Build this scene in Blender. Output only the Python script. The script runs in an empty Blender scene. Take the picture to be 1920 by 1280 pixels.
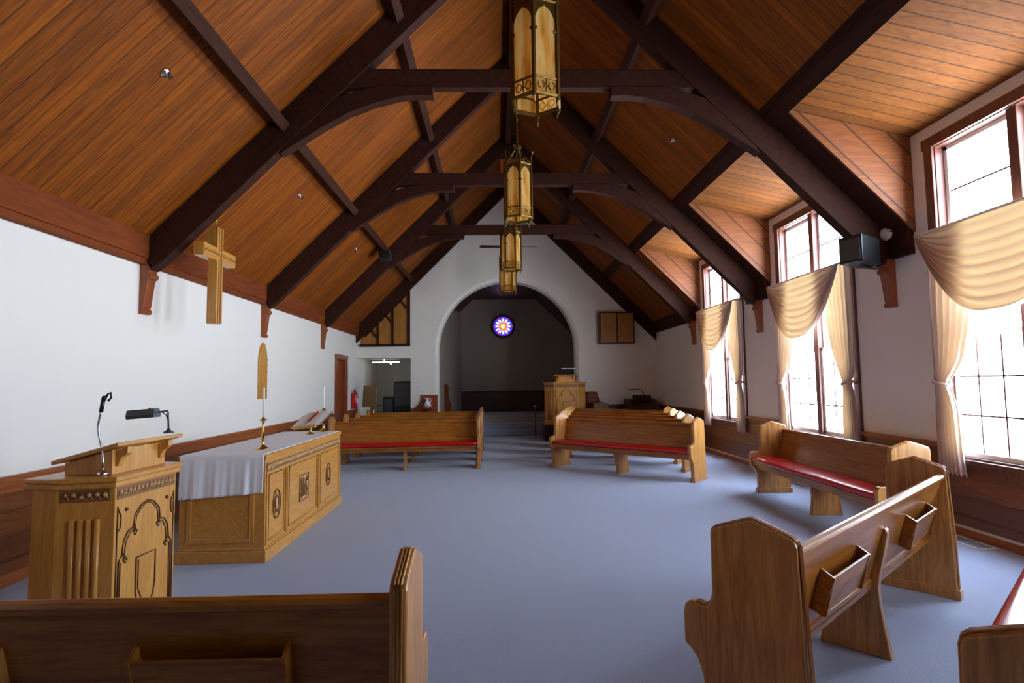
import bpy, bmesh, math, random
from mathutils import Matrix, Vector, Euler
random.seed(7)
PI = math.pi
S = bpy.context.scene
COL = S.collection
# ---------------------------------------------------------------- dimensions
H = 1.538                      # eye height
XL, XR = -3.842, 4.528         # side walls
YB, YF = -1.4, 15.86           # rear wall, far gable wall
X0 = 0.343                     # ridge
ZR = 7.276                     # ridge height, roof pitch 45 degrees
def roof(x): return ZR - abs(x - X0)
TY = [6.2 + 3.2 * k for k in range(-3, 3)]        # near faces of the trusses
WC = [4.69 + 3.2 * k for k in range(-1, 3)]       # window centres

# ---------------------------------------------------------------- materials
def new_mat(name):
    m = bpy.data.materials.new(name); m.use_nodes = True
    nt = m.node_tree; b = nt.nodes['Principled BSDF']
    return m, nt, b
def N(nt, t, **k):
    n = nt.nodes.new(t)
    for a, v in k.items(): setattr(n, a, v)
    return n
def mathn(nt, op, a, b=None, c=None):
    n = N(nt, 'ShaderNodeMath', operation=op)
    for i, v in enumerate((a, b, c)):
        if v is None: continue
        if isinstance(v, (int, float)): n.inputs[i].default_value = v
        else: nt.links.new(v, n.inputs[i])
    return n.outputs[0]
def mixc(nt, fac, a, b, bt='MIX'):
    n = N(nt, 'ShaderNodeMix', data_type='RGBA', blend_type=bt)
    for i, v in ((0, fac), (6, a), (7, b)):
        if isinstance(v, (int, float)): n.inputs[i].default_value = v
        elif isinstance(v, tuple): n.inputs[i].default_value = (*v, 1)
        else: nt.links.new(v, n.inputs[i])
    return n.outputs[2]
def ramp(nt, fac, stops):
    n = N(nt, 'ShaderNodeValToRGB'); e = n.color_ramp.elements
    while len(e) < len(stops): e.new(0.5)
    for s, (p, c) in zip(e, stops): s.position = p; s.color = (*c, 1)
    nt.links.new(fac, n.inputs[0]); return n.outputs[0]
def plain(name, c, rough=0.5, metal=0.0, spec=0.5, bump=0.0, bscale=40, var=0.0):
    m, nt, b = new_mat(name)
    b.inputs['Base Color'].default_value = (*c, 1); b.inputs['Roughness'].default_value = rough
    b.inputs['Metallic'].default_value = metal; b.inputs['Specular IOR Level'].default_value = spec
    tc = N(nt, 'ShaderNodeTexCoord')
    nz = N(nt, 'ShaderNodeTexNoise'); nz.inputs['Scale'].default_value = bscale; nz.inputs['Detail'].default_value = 3
    nt.links.new(tc.outputs['Object'], nz.inputs['Vector'])
    if var:
        nt.links.new(mixc(nt, nz.outputs[0], tuple(x * (1 - var) for x in c), tuple(min(1, x * (1 + var)) for x in c)), b.inputs['Base Color'])
    if bump:
        bp = N(nt, 'ShaderNodeBump'); bp.inputs['Strength'].default_value = bump; bp.inputs['Distance'].default_value = 0.01
        nt.links.new(nz.outputs[0], bp.inputs['Height']); nt.links.new(bp.outputs[0], b.inputs['Normal'])
    return m
def wood(name, dark, light, rough=0.35, along='x', coat=0.0, fine=1.0, planks=None, pax='Y', pw=0.14, groove=0.15, alt=False):
    """wood with grain running along one axis; planks = cut into boards across axis pax"""
    m, nt, b = new_mat(name)
    tc = N(nt, 'ShaderNodeTexCoord'); sep = N(nt, 'ShaderNodeSeparateXYZ')
    nt.links.new(tc.outputs['Object'], sep.inputs[0])
    sc = {'x': (1.2, 14, 14), 'y': (14, 1.2, 14), 'z': (14, 14, 1.2), 'xz': (1.0, 18, 1.0)}[along]
    mp = N(nt, 'ShaderNodeMapping'); mp.inputs['Scale'].default_value = [s * fine for s in sc]
    vec = tc.outputs['Object']
    if planks:
        if pax == 'XZ': co = mathn(nt, 'MULTIPLY', mathn(nt, 'ADD', sep.outputs[0], sep.outputs[2]), 0.7071)
        else: co = sep.outputs['XYZ'.index(pax)]
        q = mathn(nt, 'DIVIDE', co, pw); fl = mathn(nt, 'FLOOR', q); fr = mathn(nt, 'FRACT', q)
        wn = N(nt, 'ShaderNodeTexWhiteNoise', noise_dimensions='1D'); nt.links.new(fl, wn.inputs['W'])
        off = N(nt, 'ShaderNodeVectorMath', operation='MULTIPLY_ADD')
        nt.links.new(wn.outputs['Color'], off.inputs[0]); off.inputs[1].default_value = (9, 9, 9); nt.links.new(tc.outputs['Object'], off.inputs[2])
        vec = off.outputs[0]
    nt.links.new(vec, mp.inputs['Vector'])
    n1 = N(nt, 'ShaderNodeTexNoise'); n1.inputs['Scale'].default_value = 1.6; n1.inputs['Detail'].default_value = 5; n1.inputs['Distortion'].default_value = 1.4
    nt.links.new(mp.outputs[0], n1.inputs['Vector'])
    n2 = N(nt, 'ShaderNodeTexNoise'); n2.inputs['Scale'].default_value = 9; n2.inputs['Detail'].default_value = 3
    nt.links.new(mp.outputs[0], n2.inputs['Vector'])
    f = mathn(nt, 'ADD', mathn(nt, 'MULTIPLY', n1.outputs[0], 0.7), mathn(nt, 'MULTIPLY', n2.outputs[0], 0.3))
    col = ramp(nt, f, [(0.34, dark), (0.66, light)])
    hgt = n2.outputs[0]
    if planks:
        v = mathn(nt, 'MULTIPLY_ADD', wn.outputs['Value'], 0.42, 0.79)
        cm = N(nt, 'ShaderNodeCombineColor')
        for i in range(3): nt.links.new(v, cm.inputs[i])
        col = mixc(nt, 1.0, col, cm.outputs[0], 'MULTIPLY')
        d = mathn(nt, 'MINIMUM', fr, mathn(nt, 'SUBTRACT', 1.0, fr))
        g = mathn(nt, 'SMOOTH_MIN', mathn(nt, 'DIVIDE', d, 0.065), 1.0, 0.2)
        g = mathn(nt, 'MAXIMUM', g, 0.0)
        if alt:      # every second joint is a fine bead
            md = mathn(nt, 'FRACT', mathn(nt, 'MULTIPLY', mathn(nt, 'ROUND', q), 0.5))
            g = mathn(nt, 'MAXIMUM', g, mathn(nt, 'MULTIPLY', mathn(nt, 'GREATER_THAN', md, 0.25), 0.62))
        gc = mathn(nt, 'MULTIPLY_ADD', g, 1 - groove, groove)
        c2 = N(nt, 'ShaderNodeCombineColor')
        for i in range(3): nt.links.new(gc, c2.inputs[i])
        col = mixc(nt, 1.0, col, c2.outputs[0], 'MULTIPLY')
        hgt = mathn(nt, 'ADD', mathn(nt, 'MULTIPLY', hgt, 0.15), g)
    nt.links.new(col, b.inputs['Base Color'])
    b.inputs['Roughness'].default_value = rough
    if rough > .65: b.inputs['Specular IOR Level'].default_value = .25
    b.inputs['Coat Weight'].default_value = coat; b.inputs['Coat Roughness'].default_value = 0.15
    bp = N(nt, 'ShaderNodeBump'); bp.inputs['Strength'].default_value = 0.35 if planks else 0.08; bp.inputs['Distance'].default_value = 0.008
    nt.links.new(hgt, bp.inputs['Height']); nt.links.new(bp.outputs[0], b.inputs['Normal'])
    return m

def L(r, g, b):                # sRGB 0-255 -> linear
    return tuple(((c / 255) / 12.92 if c / 255 <= 0.04045 else ((c / 255 + 0.055) / 1.055) ** 2.4) for c in (r, g, b))

M = {}
M['plaster'] = plain('white_plaster', L(238, 232, 222), 0.7, bump=0.05, bscale=60)
M['plaster_chancel'] = plain('shaded_plaster', L(150, 138, 126), 0.8, bump=0.05, bscale=60)  # plaster darkened: the unlit chancel's shade is put into the colour
M['ceiling'] = wood('pine_ceiling_boards', L(102, 45, 0), L(152, 80, 1), 0.7, 'xz', planks=True, pax='Y', pw=0.098, alt=True)
M['dormer'] = wood('pine_dormer_boards', L(112, 62, 20), L(142, 86, 34), 0.8, 'x', planks=True, pax='Y', pw=0.15)
M['cheek'] = wood('pine_cheek_boards', L(118, 62, 22), L(150, 86, 38), 0.6, 'x', planks=True, pax='XZ', pw=0.26)
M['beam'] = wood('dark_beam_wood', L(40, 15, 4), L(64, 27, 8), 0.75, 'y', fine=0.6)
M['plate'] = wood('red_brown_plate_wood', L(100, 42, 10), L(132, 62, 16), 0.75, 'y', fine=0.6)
M['purlin'] = wood('purlin_wood', L(46, 19, 6), L(70, 32, 11), 0.75, 'y', fine=0.6)
M['corbel'] = wood('corbel_wood', L(124, 58, 24), L(164, 86, 42), 0.45, 'z')
M['wains'] = wood('wainscot_wood', L(92, 48, 22), L(128, 74, 38), 0.4, 'y', planks=True, pax='Z', pw=0.19, groove=0.6, fine=0.7)
M['rail'] = wood('rail_wood', L(130, 66, 32), L(170, 96, 50), 0.35, 'y')
M['oak'] = wood('oak_pew_boards', L(128, 70, 18), L(180, 114, 38), 0.3, 'x', coat=0.12)
M['oak_end'] = wood('oak_pew_ends', L(152, 96, 42), L(204, 146, 80), 0.3, 'z', coat=0.15)
M['gold'] = wood('golden_oak', L(186, 124, 48), L(214, 154, 74), 0.32, 'z', coat=0.15)
M['gold_h'] = wood('golden_oak_level', L(186, 124, 48), L(214, 154, 74), 0.32, 'y', coat=0.15)
M['carve'] = plain('carved_oak', L(196, 150, 96), 0.5, bump=0.4, bscale=60, var=0.25)
M['carve_dark'] = plain('carved_emblem', L(132, 84, 40), 0.5)
M['groove'] = plain('dark_carving_recess', L(96, 56, 24), 0.6)
M['cushion'] = plain('red_vinyl', L(190, 12, 20), 0.24, spec=0.6, bump=0.03, bscale=90)
M['brass'] = plain('polished_brass', L(206, 168, 84), 0.2, 1.0)
M['oldbrass'] = plain('antique_brass', L(112, 84, 36), 0.42, 0.85)
M['chrome'] = plain('chrome', L(210, 210, 214), 0.15, 1.0)
M['black'] = plain('black_plastic', L(24, 24, 26), 0.4)
M['grey'] = plain('grey_metal', L(84, 84, 88), 0.4, 0.5)
M['white'] = plain('white_paint', L(236, 236, 232), 0.4)
M['wax'] = plain('white_wax', L(244, 240, 228), 0.35)
M['linen'] = plain('white_linen', L(242, 242, 246), 0.85, bump=0.15, bscale=400)
M['paper'] = plain('book_paper', L(232, 228, 222), 0.8, bump=0.08, bscale=120)
M['red'] = plain('red_paint', L(196, 22, 22), 0.3)
M['ribbon'] = plain('red_ribbon', L(214, 30, 30), 0.5)
M['china'] = plain('white_china', L(240, 240, 242), 0.15)
M['board'] = plain('brown_board', L(132, 104, 62), 0.6, var=0.1, bscale=5)
M['frame_w'] = wood('window_casing_wood', L(84, 48, 38), L(116, 72, 58), 0.4, 'z')
M['organ'] = wood('organ_panel_wood', L(150, 96, 34), L(184, 124, 50), 0.5, 'z')
M['darkwood'] = wood('dark_case_wood', L(46, 22, 16), L(70, 36, 26), 0.4, 'x')
M['doorwood'] = wood('door_wood', L(120, 52, 22), L(160, 78, 36), 0.35, 'z')

def carpet():
    m, nt, b = new_mat('blue_grey_carpet')
    tc = N(nt, 'ShaderNodeTexCoord')
    n1 = N(nt, 'ShaderNodeTexNoise'); n1.inputs['Scale'].default_value = 260; n1.inputs['Detail'].default_value = 2
    n2 = N(nt, 'ShaderNodeTexNoise'); n2.inputs['Scale'].default_value = 1.3; n2.inputs['Detail'].default_value = 4
    for n in (n1, n2): nt.links.new(tc.outputs['Object'], n.inputs['Vector'])
    a = ramp(nt, n1.outputs[0], [(0.3, L(126, 133, 156)), (0.7, L(168, 175, 200))])
    c = mixc(nt, mathn(nt, 'MULTIPLY', n2.outputs[0], 0.22), a, L(122, 128, 152))
    nt.links.new(c, b.inputs['Base Color']); b.inputs['Roughness'].default_value = 0.95
    b.inputs['Specular IOR Level'].default_value = 0.15
    b.inputs['Sheen Weight'].default_value = 0.3
    bp = N(nt, 'ShaderNodeBump'); bp.inputs['Strength'].default_value = 0.5; bp.inputs['Distance'].default_value = 0.006
    nt.links.new(n1.outputs[0], bp.inputs['Height']); nt.links.new(bp.outputs[0], b.inputs['Normal'])
    return m
M['carpet'] = carpet()
def sheer(name, c, tr, trc):
    m, nt, b = new_mat(name)
    out = nt.nodes['Material Output']; nt.nodes.remove(b)
    d = N(nt, 'ShaderNodeBsdfDiffuse'); d.inputs[0].default_value = (*c, 1)
    t = N(nt, 'ShaderNodeBsdfTranslucent'); t.inputs[0].default_value = (*trc, 1)
    x = N(nt, 'ShaderNodeMixShader'); x.inputs[0].default_value = tr
    tc = N(nt, 'ShaderNodeTexCoord'); w = N(nt, 'ShaderNodeTexNoise'); w.inputs['Scale'].default_value = 300
    nt.links.new(tc.outputs['Object'], w.inputs['Vector'])
    bp = N(nt, 'ShaderNodeBump'); bp.inputs['Strength'].default_value = 0.1; bp.inputs['Distance'].default_value = 0.002
    nt.links.new(w.outputs[0], bp.inputs['Height']); nt.links.new(bp.outputs[0], d.inputs['Normal'])
    nt.links.new(d.outputs[0], x.inputs[1]); nt.links.new(t.outputs[0], x.inputs[2]); nt.links.new(x.outputs[0], out.inputs[0])
    return m
M['curtain'] = sheer('cream_curtain_fabric', L(204, 186, 182), 0.06, L(255, 210, 146))
M['amber'] = sheer('amber_slag_glass', L(206, 160, 84), 0.5, L(244, 190, 96))
def amber():
    m = M['amber']; nt = m.node_tree
    tc = N(nt, 'ShaderNodeTexCoord'); mp = N(nt, 'ShaderNodeMapping'); mp.inputs['Scale'].default_value = (6, 6, 1.2)
    nt.links.new(tc.outputs['Object'], mp.inputs[0])
    n = N(nt, 'ShaderNodeTexNoise'); n.inputs['Scale'].default_value = 2.2; n.inputs['Detail'].default_value = 3
    nt.links.new(mp.outputs[0], n.inputs[0])
    col = ramp(nt, n.outputs[0], [(0.35, L(176, 112, 22)), (0.5, L(206, 156, 78)), (0.65, L(218, 186, 122))])
    for x in nt.nodes:
        if x.type in ('BSDF_DIFFUSE', 'BSDF_TRANSLUCENT'): nt.links.new(col, x.inputs[0])
    # faint emission added to the panes themselves; the bulbs emit none
    out = nt.nodes['Material Output']; sh = out.inputs[0].links[0].from_socket
    em = N(nt, 'ShaderNodeEmission'); em.inputs[1].default_value = LANTERN_GLOW; nt.links.new(col, em.inputs[0])
    ad = N(nt, 'ShaderNodeAddShader'); nt.links.new(sh, ad.inputs[0]); nt.links.new(em.outputs[0], ad.inputs[1]); nt.links.new(ad.outputs[0], out.inputs[0])
LANTERN_GLOW = 0.05
amber()
def glass():
    m, nt, b = new_mat('window_glass'); out = nt.nodes['Material Output']; nt.nodes.remove(b)
    t = N(nt, 'ShaderNodeBsdfTransparent'); t.inputs[0].default_value = (0.97, 0.98, 1, 1)
    g = N(nt, 'ShaderNodeBsdfGlossy'); g.inputs['Roughness'].default_value = 0.02
    x = N(nt, 'ShaderNodeMixShader'); x.inputs[0].default_value = 0.05
    nt.links.new(t.outputs[0], x.inputs[1]); nt.links.new(g.outputs[0], x.inputs[2]); nt.links.new(x.outputs[0], out.inputs[0])
    return m
M['glass'] = glass()
def rose_glass():
    m, nt, b = new_mat('stained_glass'); out = nt.nodes['Material Output']; nt.nodes.remove(b)
    tc = N(nt, 'ShaderNodeTexCoord'); sp = N(nt, 'ShaderNodeSeparateXYZ'); nt.links.new(tc.outputs['Object'], sp.inputs[0])
    x, z = sp.outputs[0], sp.outputs[2]
    r = mathn(nt, 'DIVIDE', mathn(nt, 'SQRT', mathn(nt, 'ADD', mathn(nt, 'MULTIPLY', x, x), mathn(nt, 'MULTIPLY', z, z))), 0.33)
    a = mathn(nt, 'ARCTAN2', z, x)
    c12 = mathn(nt, 'COSINE', mathn(nt, 'MULTIPLY', a, 12)); c6 = mathn(nt, 'COSINE', mathn(nt, 'MULTIPLY', a, 6))
    base = ramp(nt, r, [(0.0, L(255, 250, 240)), (0.20, L(255, 200, 80)), (0.30, L(235, 60, 40)), (0.42, L(240, 150, 120)), (0.52, L(60, 150, 215)), (0.62, L(240, 240, 255)), (0.80, L(235, 225, 250)), (0.86, L(50, 40, 200))])
    ring = mathn(nt, 'MULTIPLY', mathn(nt, 'GREATER_THAN', r, 0.6), mathn(nt, 'LESS_THAN', r, 0.84))
    petal = mathn(nt, 'MULTIPLY', ring, mathn(nt, 'LESS_THAN', c12, -0.25))
    c = mixc(nt, petal, base, L(40, 50, 190))
    ring2 = mathn(nt, 'MULTIPLY', mathn(nt, 'GREATER_THAN', r, 0.72), mathn(nt, 'GREATER_THAN', c6, 0.93))
    c = mixc(nt, ring2, c, L(210, 20, 50))
    ring3 = mathn(nt, 'MULTIPLY', mathn(nt, 'MULTIPLY', mathn(nt, 'GREATER_THAN', r, 0.36), mathn(nt, 'LESS_THAN', r, 0.56)), mathn(nt, 'LESS_THAN', c12, -0.2))
    c = mixc(nt, ring3, c, L(225, 60, 60))
    e = N(nt, 'ShaderNodeEmission'); e.inputs[1].default_value = 0.62; nt.links.new(c, e.inputs[0])
    nt.links.new(e.outputs[0], out.inputs[0]); return m
M['rose'] = rose_glass()
M['tube'] = plain('added_tube_glow', L(240, 244, 250), 0.5)
M['tube'].node_tree.nodes['Principled BSDF'].inputs['Emission Color'].default_value = (.9, .95, 1, 1)
M['tube'].node_tree.nodes['Principled BSDF'].inputs['Emission Strength'].default_value = 0.8  # emission added to brighten the side room

# ---------------------------------------------------------------- mesh helpers
class MB:
    def __init__(s): s.bm = bmesh.new()
    def box(s, x0, x1, y0, y1, z0, z1, mat=None):
        v = [s.bm.verts.new((x, y, z)) for x in (x0, x1) for y in (y0, y1) for z in (z0, z1)]
        if mat is not None:
            for q in v: q.co = mat @ q.co
        for f in ((0, 1, 3, 2), (4, 6, 7, 5), (0, 4, 5, 1), (2, 3, 7, 6), (0, 2, 6, 4), (1, 5, 7, 3)):
            s.bm.faces.new([v[i] for i in f])
        return s
    def prism(s, pts, a0, a1, axis='y', mat=None):
        """closed 2D outline extruded from a0 to a1; axis y: pts=(x,z), x: pts=(y,z), z: pts=(x,y)"""
        def P(p, a):
            q = {'y': (p[0], a, p[1]), 'x': (a, p[0], p[1]), 'z': (p[0], p[1], a)}[axis]
            return mat @ Vector(q) if mat is not None else q
        A = [s.bm.verts.new(P(p, a0)) for p in pts]; B = [s.bm.verts.new(P(p, a1)) for p in pts]
        s.bm.faces.new(A); s.bm.faces.new(B[::-1])
        n = len(pts)
        for i in range(n): s.bm.faces.new([A[i], B[i], B[(i + 1) % n], A[(i + 1) % n]])
        return s
    def tube(s, pts, r, n=8, mat=None, closed=False, caps=True):
        pts = [Vector(p) for p in pts]
        if mat is not None: pts = [mat @ p for p in pts]
        rs = r if isinstance(r, (list, tuple)) else [r] * len(pts)
        rings = []; up = Vector((0.123, 0.31, 0.94)).normalized()
        for i, p in enumerate(pts):
            if closed: t = pts[(i + 1) % len(pts)] - pts[i - 1]
            else: t = pts[min(i + 1, len(pts) - 1)] - pts[max(i - 1, 0)]
            if t.length < 1e-9: t = Vector((0, 0, 1))
            t.normalize(); a = t.cross(up)
            if a.length < 1e-3: a = t.cross(Vector((1, 0, 0)))
            a.normalize(); b = t.cross(a)
            rings.append([s.bm.verts.new(p + a * math.cos(2 * PI * k / n) * rs[i] + b * math.sin(2 * PI * k / n) * rs[i]) for k in range(n)])
        m = len(rings)
        for i in range(m if closed else m - 1):
            A, B = rings[i], rings[(i + 1) % m]
            for k in range(n): s.bm.faces.new([A[k], A[(k + 1) % n], B[(k + 1) % n], B[k]])
        if caps and not closed:
            s.bm.faces.new(rings[0][::-1]); s.bm.faces.new(rings[-1])
        return s
    def lathe(s, prof, n=20, c=(0, 0, 0), sx=1, sy=1):
        rings = []
        for r, z in prof:
            if r < 1e-6: rings.append([s.bm.verts.new((c[0], c[1], c[2] + z))])
            else: rings.append([s.bm.verts.new((c[0] + sx * r * math.cos(2 * PI * k / n), c[1] + sy * r * math.sin(2 * PI * k / n), c[2] + z)) for k in range(n)])
        for A, B in zip(rings, rings[1:]):
            for k in range(n):
                q = (k + 1) % n
                if len(A) == 1 and len(B) == 1: continue
                if len(A) == 1: s.bm.faces.new([A[0], B[q], B[k]])
                elif len(B) == 1: s.bm.faces.new([A[k], A[q], B[0]])
                else: s.bm.faces.new([A[k], A[q], B[q], B[k]])
        return s
    def grid(s, fn, nu, nv):
        v = [[s.bm.verts.new(fn(i / nu, j / nv)) for j in range(nv + 1)] for i in range(nu + 1)]
        for i in range(nu):
            for j in range(nv): s.bm.faces.new([v[i][j], v[i + 1][j], v[i + 1][j + 1], v[i][j + 1]])
        return s
    def blob(s, c, r, sc=(1, 1, 1), n=8):
        s2 = [(r * math.sin(PI * k / n), -r * math.cos(PI * k / n)) for k in range(n + 1)]
        rings = []
        m = MB(); m.lathe(s2, 10)
        mp = {}
        for vv in m.bm.verts: mp[vv] = s.bm.verts.new((c[0] + vv.co.x * sc[0], c[1] + vv.co.y * sc[1], c[2] + vv.co.z * sc[2]))
        for f in m.bm.faces: s.bm.faces.new([mp[q] for q in f.verts])
        m.bm.free(); return s
    def build(s, name, mat, parent=None, smooth=False, bev=0.0, seg=2, loc=None, rotz=0.0, solid=0.0):
        bmesh.ops.remove_doubles(s.bm, verts=s.bm.verts, dist=1e-6)
        bmesh.ops.recalc_face_normals(s.bm, faces=s.bm.faces)
        me = bpy.data.meshes.new(name); s.bm.to_mesh(me); s.bm.free()
        me.materials.append(M[mat] if isinstance(mat, str) else mat)
        if smooth: me.polygons.foreach_set('use_smooth', [True] * len(me.polygons))
        o = bpy.data.objects.new(name, me); COL.objects.link(o)
        if parent: o.parent = parent
        if loc: o.location = loc
        if rotz: o.rotation_euler = (0, 0, rotz)
        if solid:
            md = o.modifiers.new('Solidify', 'SOLIDIFY'); md.thickness = solid; md.offset = 0
        if bev:
            md = o.modifiers.new('Bevel', 'BEVEL'); md.width = bev; md.segments = seg; md.limit_method = 'ANGLE'; md.angle_limit = math.radians(35)
            md.harden_normals = False
        return o
def tag(o, label, cat, group=None):
    o['label'] = label; o['category'] = cat
    if group: o['group'] = group
    return o
def thing(name, label, cat, loc=(0, 0, 0), rotz=0.0, group=None):
    o = bpy.data.objects.new(name, None); COL.objects.link(o); o.empty_display_size = 0.1
    o.location = loc; o.rotation_euler = (0, 0, rotz); return tag(o, label, cat, group)
def struct(o): o['kind'] = 'structure'; return o
def copy_tree(o, parent=None):
    c = o.copy(); COL.objects.link(c)
    if parent: c.parent = parent
    for ch in list(o.children): copy_tree(ch, c)
    return c
def arc(cx, cy, r, a0, a1, n):
    return [(cx + r * math.cos(a0 + (a1 - a0) * i / n), cy + r * math.sin(a0 + (a1 - a0) * i / n)) for i in range(n + 1)]

# ================================================================ SETTING
m = MB().box(XL - .2, XR + .2, YB, 16.42, -.1, 0).box(XL, -2.35, 16.4, 18.6, -.1, 0)
struct(m.build('floor', 'carpet'))
# chancel steps and platform
struct(MB().box(-1.66, 2.34, 16.38, 16.72, 0, .17).box(-1.66, 2.34, 16.70, 17.04, 0, .34).box(-2.4, 3.2, 17.02, 20.3, 0, .51).box(-2.0, 2.7, 16.34, 17.02, -.1, 0)
       .build('floor_chancel', 'carpet', bev=.015))

# left wall with door opening
DY0, DY1, DZ = 13.83, 14.73, 2.17
struct(MB().box(XL - .2, XL, YB, DY0, 0, 3.4).box(XL - .2, XL, DY1, 18.6, 0, 3.4).box(XL - .2, XL, DY0, DY1, DZ, 3.4).build('wall_left', 'plaster'))
# right wall, pierced by windows
OW, SZ, HZ = 0.93, 0.74, 3.93
m = MB(); y = YB
for c in WC:
    m.box(XR, XR + .2, y, c - OW, 0, 4.3); m.box(XR, XR + .2, c - OW, c + OW, 0, SZ - .03); m.box(XR, XR + .2, c - OW, c + OW, HZ, 4.3); y = c + OW
m.box(XR, XR + .2, y, 16.4, 0, 4.3)
struct(m.build('wall_right', 'plaster'))
struct(MB().box(XL - .2, XR + .2, YB - .2, YB, 0, 7.5).build('wall_rear', 'darkwood'))  # out of view; dark wood chosen to lower the ambient light

# far gable wall with round-headed chancel arch and low side-room opening
AC, AR, AS = 0.343, 1.93, 2.46
NX, NZ = -2.35, 2.25
def gable():
    m = MB(); bm = m.bm
    def col(xa, xb, zfa, zfb, zba, zbb):   # front (Y=YF) bottom heights and back bottom heights
        ta, tb = roof(xa) + .05, roof(xb) + .05
        P = lambda x, y, z: bm.verts.new((x, y, z))
        y0, y1 = YF, 16.36
        a = [P(xa, y0, zfa), P(xb, y0, zfb), P(xb, y0, tb), P(xa, y0, ta)]
        b = [P(xa, y1, zba), P(xb, y1, zbb), P(xb, y1, tb), P(xa, y1, ta)]
        bm.faces.new(a); bm.faces.new(b[::-1]); bm.faces.new([a[0], b[0], b[1], a[1]])
        bm.faces.new([a[2], b[2], b[3], a[3]]); bm.faces.new([a[0], a[3], b[3], b[0]]); bm.faces.new([a[1], b[1], b[2], a[2]])
    col(XL, NX, NZ, NZ, NZ, NZ)
    col(NX, AC - AR - .08, 0, 0, 0, 0)
    col(AC + AR + .08, XR, 0, 0, 0, 0)
    # arch: front edge radius AR+.08, narrowing by a splay to AR
    n = 48; Rf = AR + .08
    th = [PI - PI * i / n for i in range(n + 1)]
    F = [(AC + Rf * math.cos(t), AS + Rf * math.sin(t)) for t in th]
    I = [(AC + AR * math.cos(t), AS + AR * math.sin(t)) for t in th]
    F = [(F[0][0], 0)] + F + [(F[-1][0], 0)]; I = [(I[0][0], 0)] + I + [(I[-1][0], 0)]
    y0, y1, y2 = YF, YF + .09, 16.36
    vf = [bm.verts.new((p[0], y0, p[1])) for p in F]; vi = [bm.verts.new((p[0], y1, p[1])) for p in I]; vb = [bm.verts.new((p[0], y2, p[1])) for p in I]
    for i in range(len(F) - 1):
        bm.faces.new([vf[i], vf[i + 1], vi[i + 1], vi[i]]); bm.faces.new([vi[i], vi[i + 1], vb[i + 1], vb[i]])
    for i in range(1, n + 1):
        xa, xb = F[i][0], F[i + 1][0]
        t = [bm.verts.new((x, y0, roof(x) + .05)) for x in (xa, xb)]
        bm.faces.new([vf[i], vf[i + 1], t[1], t[0]])
        xa, xb = I[i][0], I[i + 1][0]
        t = [bm.verts.new((x, y2, roof(x) + .05)) for x in (xa, xb)]
        bm.faces.new([vb[i], vb[i + 1], t[1], t[0]])
    # peak closing on front because roofline has its kink at the centre sample (n even)
    return m
struct(gable().build('wall_far', 'plaster'))

# side room behind the low opening
struct(MB().box(NX, NX + .15, 16.36, 18.6, 0, 2.6).box(XL, NX, 18.6, 18.75, 0, 2.6).build('wall_side_room', 'plaster'))
struct(MB().box(XL, NX, 16.3, 18.7, NZ + .002, NZ + .1).build('ceiling_side_room', 'plaster'))

# chancel shell
CY = 20.0
m = MB()
m.prism([(-2.4, .5), (3.0, .5), (3.0, 6), (-2.4, 6)], CY, CY + .2, 'y')
m.prism([(-1.62, 16.36), (-1.18, CY + .1), (-1.5, CY + .1), (-2.0, 16.36)], 0, 5.5, 'z')
m.prism([(2.9, 16.36), (2.7, CY + .1), (3.1, CY + .1), (3.2, 16.36)], 0, 5.5, 'z')
m.box(-2.0, 3.2, 17.0, 20.0, 0, .505)
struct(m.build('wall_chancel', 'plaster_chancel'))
m = MB()      # coffered dark ceiling: level in the middle with 45 degree sides
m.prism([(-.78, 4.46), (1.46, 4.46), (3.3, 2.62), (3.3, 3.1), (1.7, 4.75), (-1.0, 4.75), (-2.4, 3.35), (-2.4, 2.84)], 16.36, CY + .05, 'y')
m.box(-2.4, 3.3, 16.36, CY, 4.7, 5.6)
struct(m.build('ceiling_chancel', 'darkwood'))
struct(MB().box(-1.2, 2.72, CY - .04, CY, .51, 1.19).box(-1.2, 2.72, CY - .06, CY, 1.19, 1.23).build('trim_11', 'darkwood', bev=.006))

# roof / ceiling
def slab(m, x0, z0, x1, z1, y0, y1, th=.08):
    m.prism([(x0, z0), (x1, z1), (x1 + .0, z1 + th), (x0, z0 + th)], y0, y1, 'y')
struct((lambda m: (slab(m, X0, ZR, XL - .2, roof(XL - .2), YB, 16.36), m)[1])(MB()).build('ceiling_left', 'ceiling'))
DX, DZ2 = 3.172, roof(3.172)
m = MB(); slab(m, X0, ZR, DX, DZ2, YB, 16.36)
edges = [YB]
for c in WC: edges += [c - 1.2, c + 1.2]
edges.append(16.36)
slab(m, DX, DZ2, XR + .2, roof(XR + .2), edges[-2], edges[-1])
struct(m.build('ceiling_right', 'ceiling'))
m = MB()          # roof strips beside the dormers, given the dark beam wood
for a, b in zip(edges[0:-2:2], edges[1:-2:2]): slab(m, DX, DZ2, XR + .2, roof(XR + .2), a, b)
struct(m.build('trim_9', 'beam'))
m = MB()
for c in WC: slab(m, DX, DZ2 - .001, XR + .2, 4.13 - .2 * (DZ2 - 4.13) / (XR - DX), c - 1.2, c + 1.2)
struct(m.build('ceiling_dormers', 'dormer'))
m = MB()
for c in WC:
    for s in (-1, 1):
        a, b = sorted((c + s * 1.17, c + s * 1.198))
        m.prism([(DX, DZ2), (XR, 4.14), (XR, roof(XR) - .0)], a, b, 'y')
struct(m.build('wall_dormer_cheeks', 'cheek'))

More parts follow.
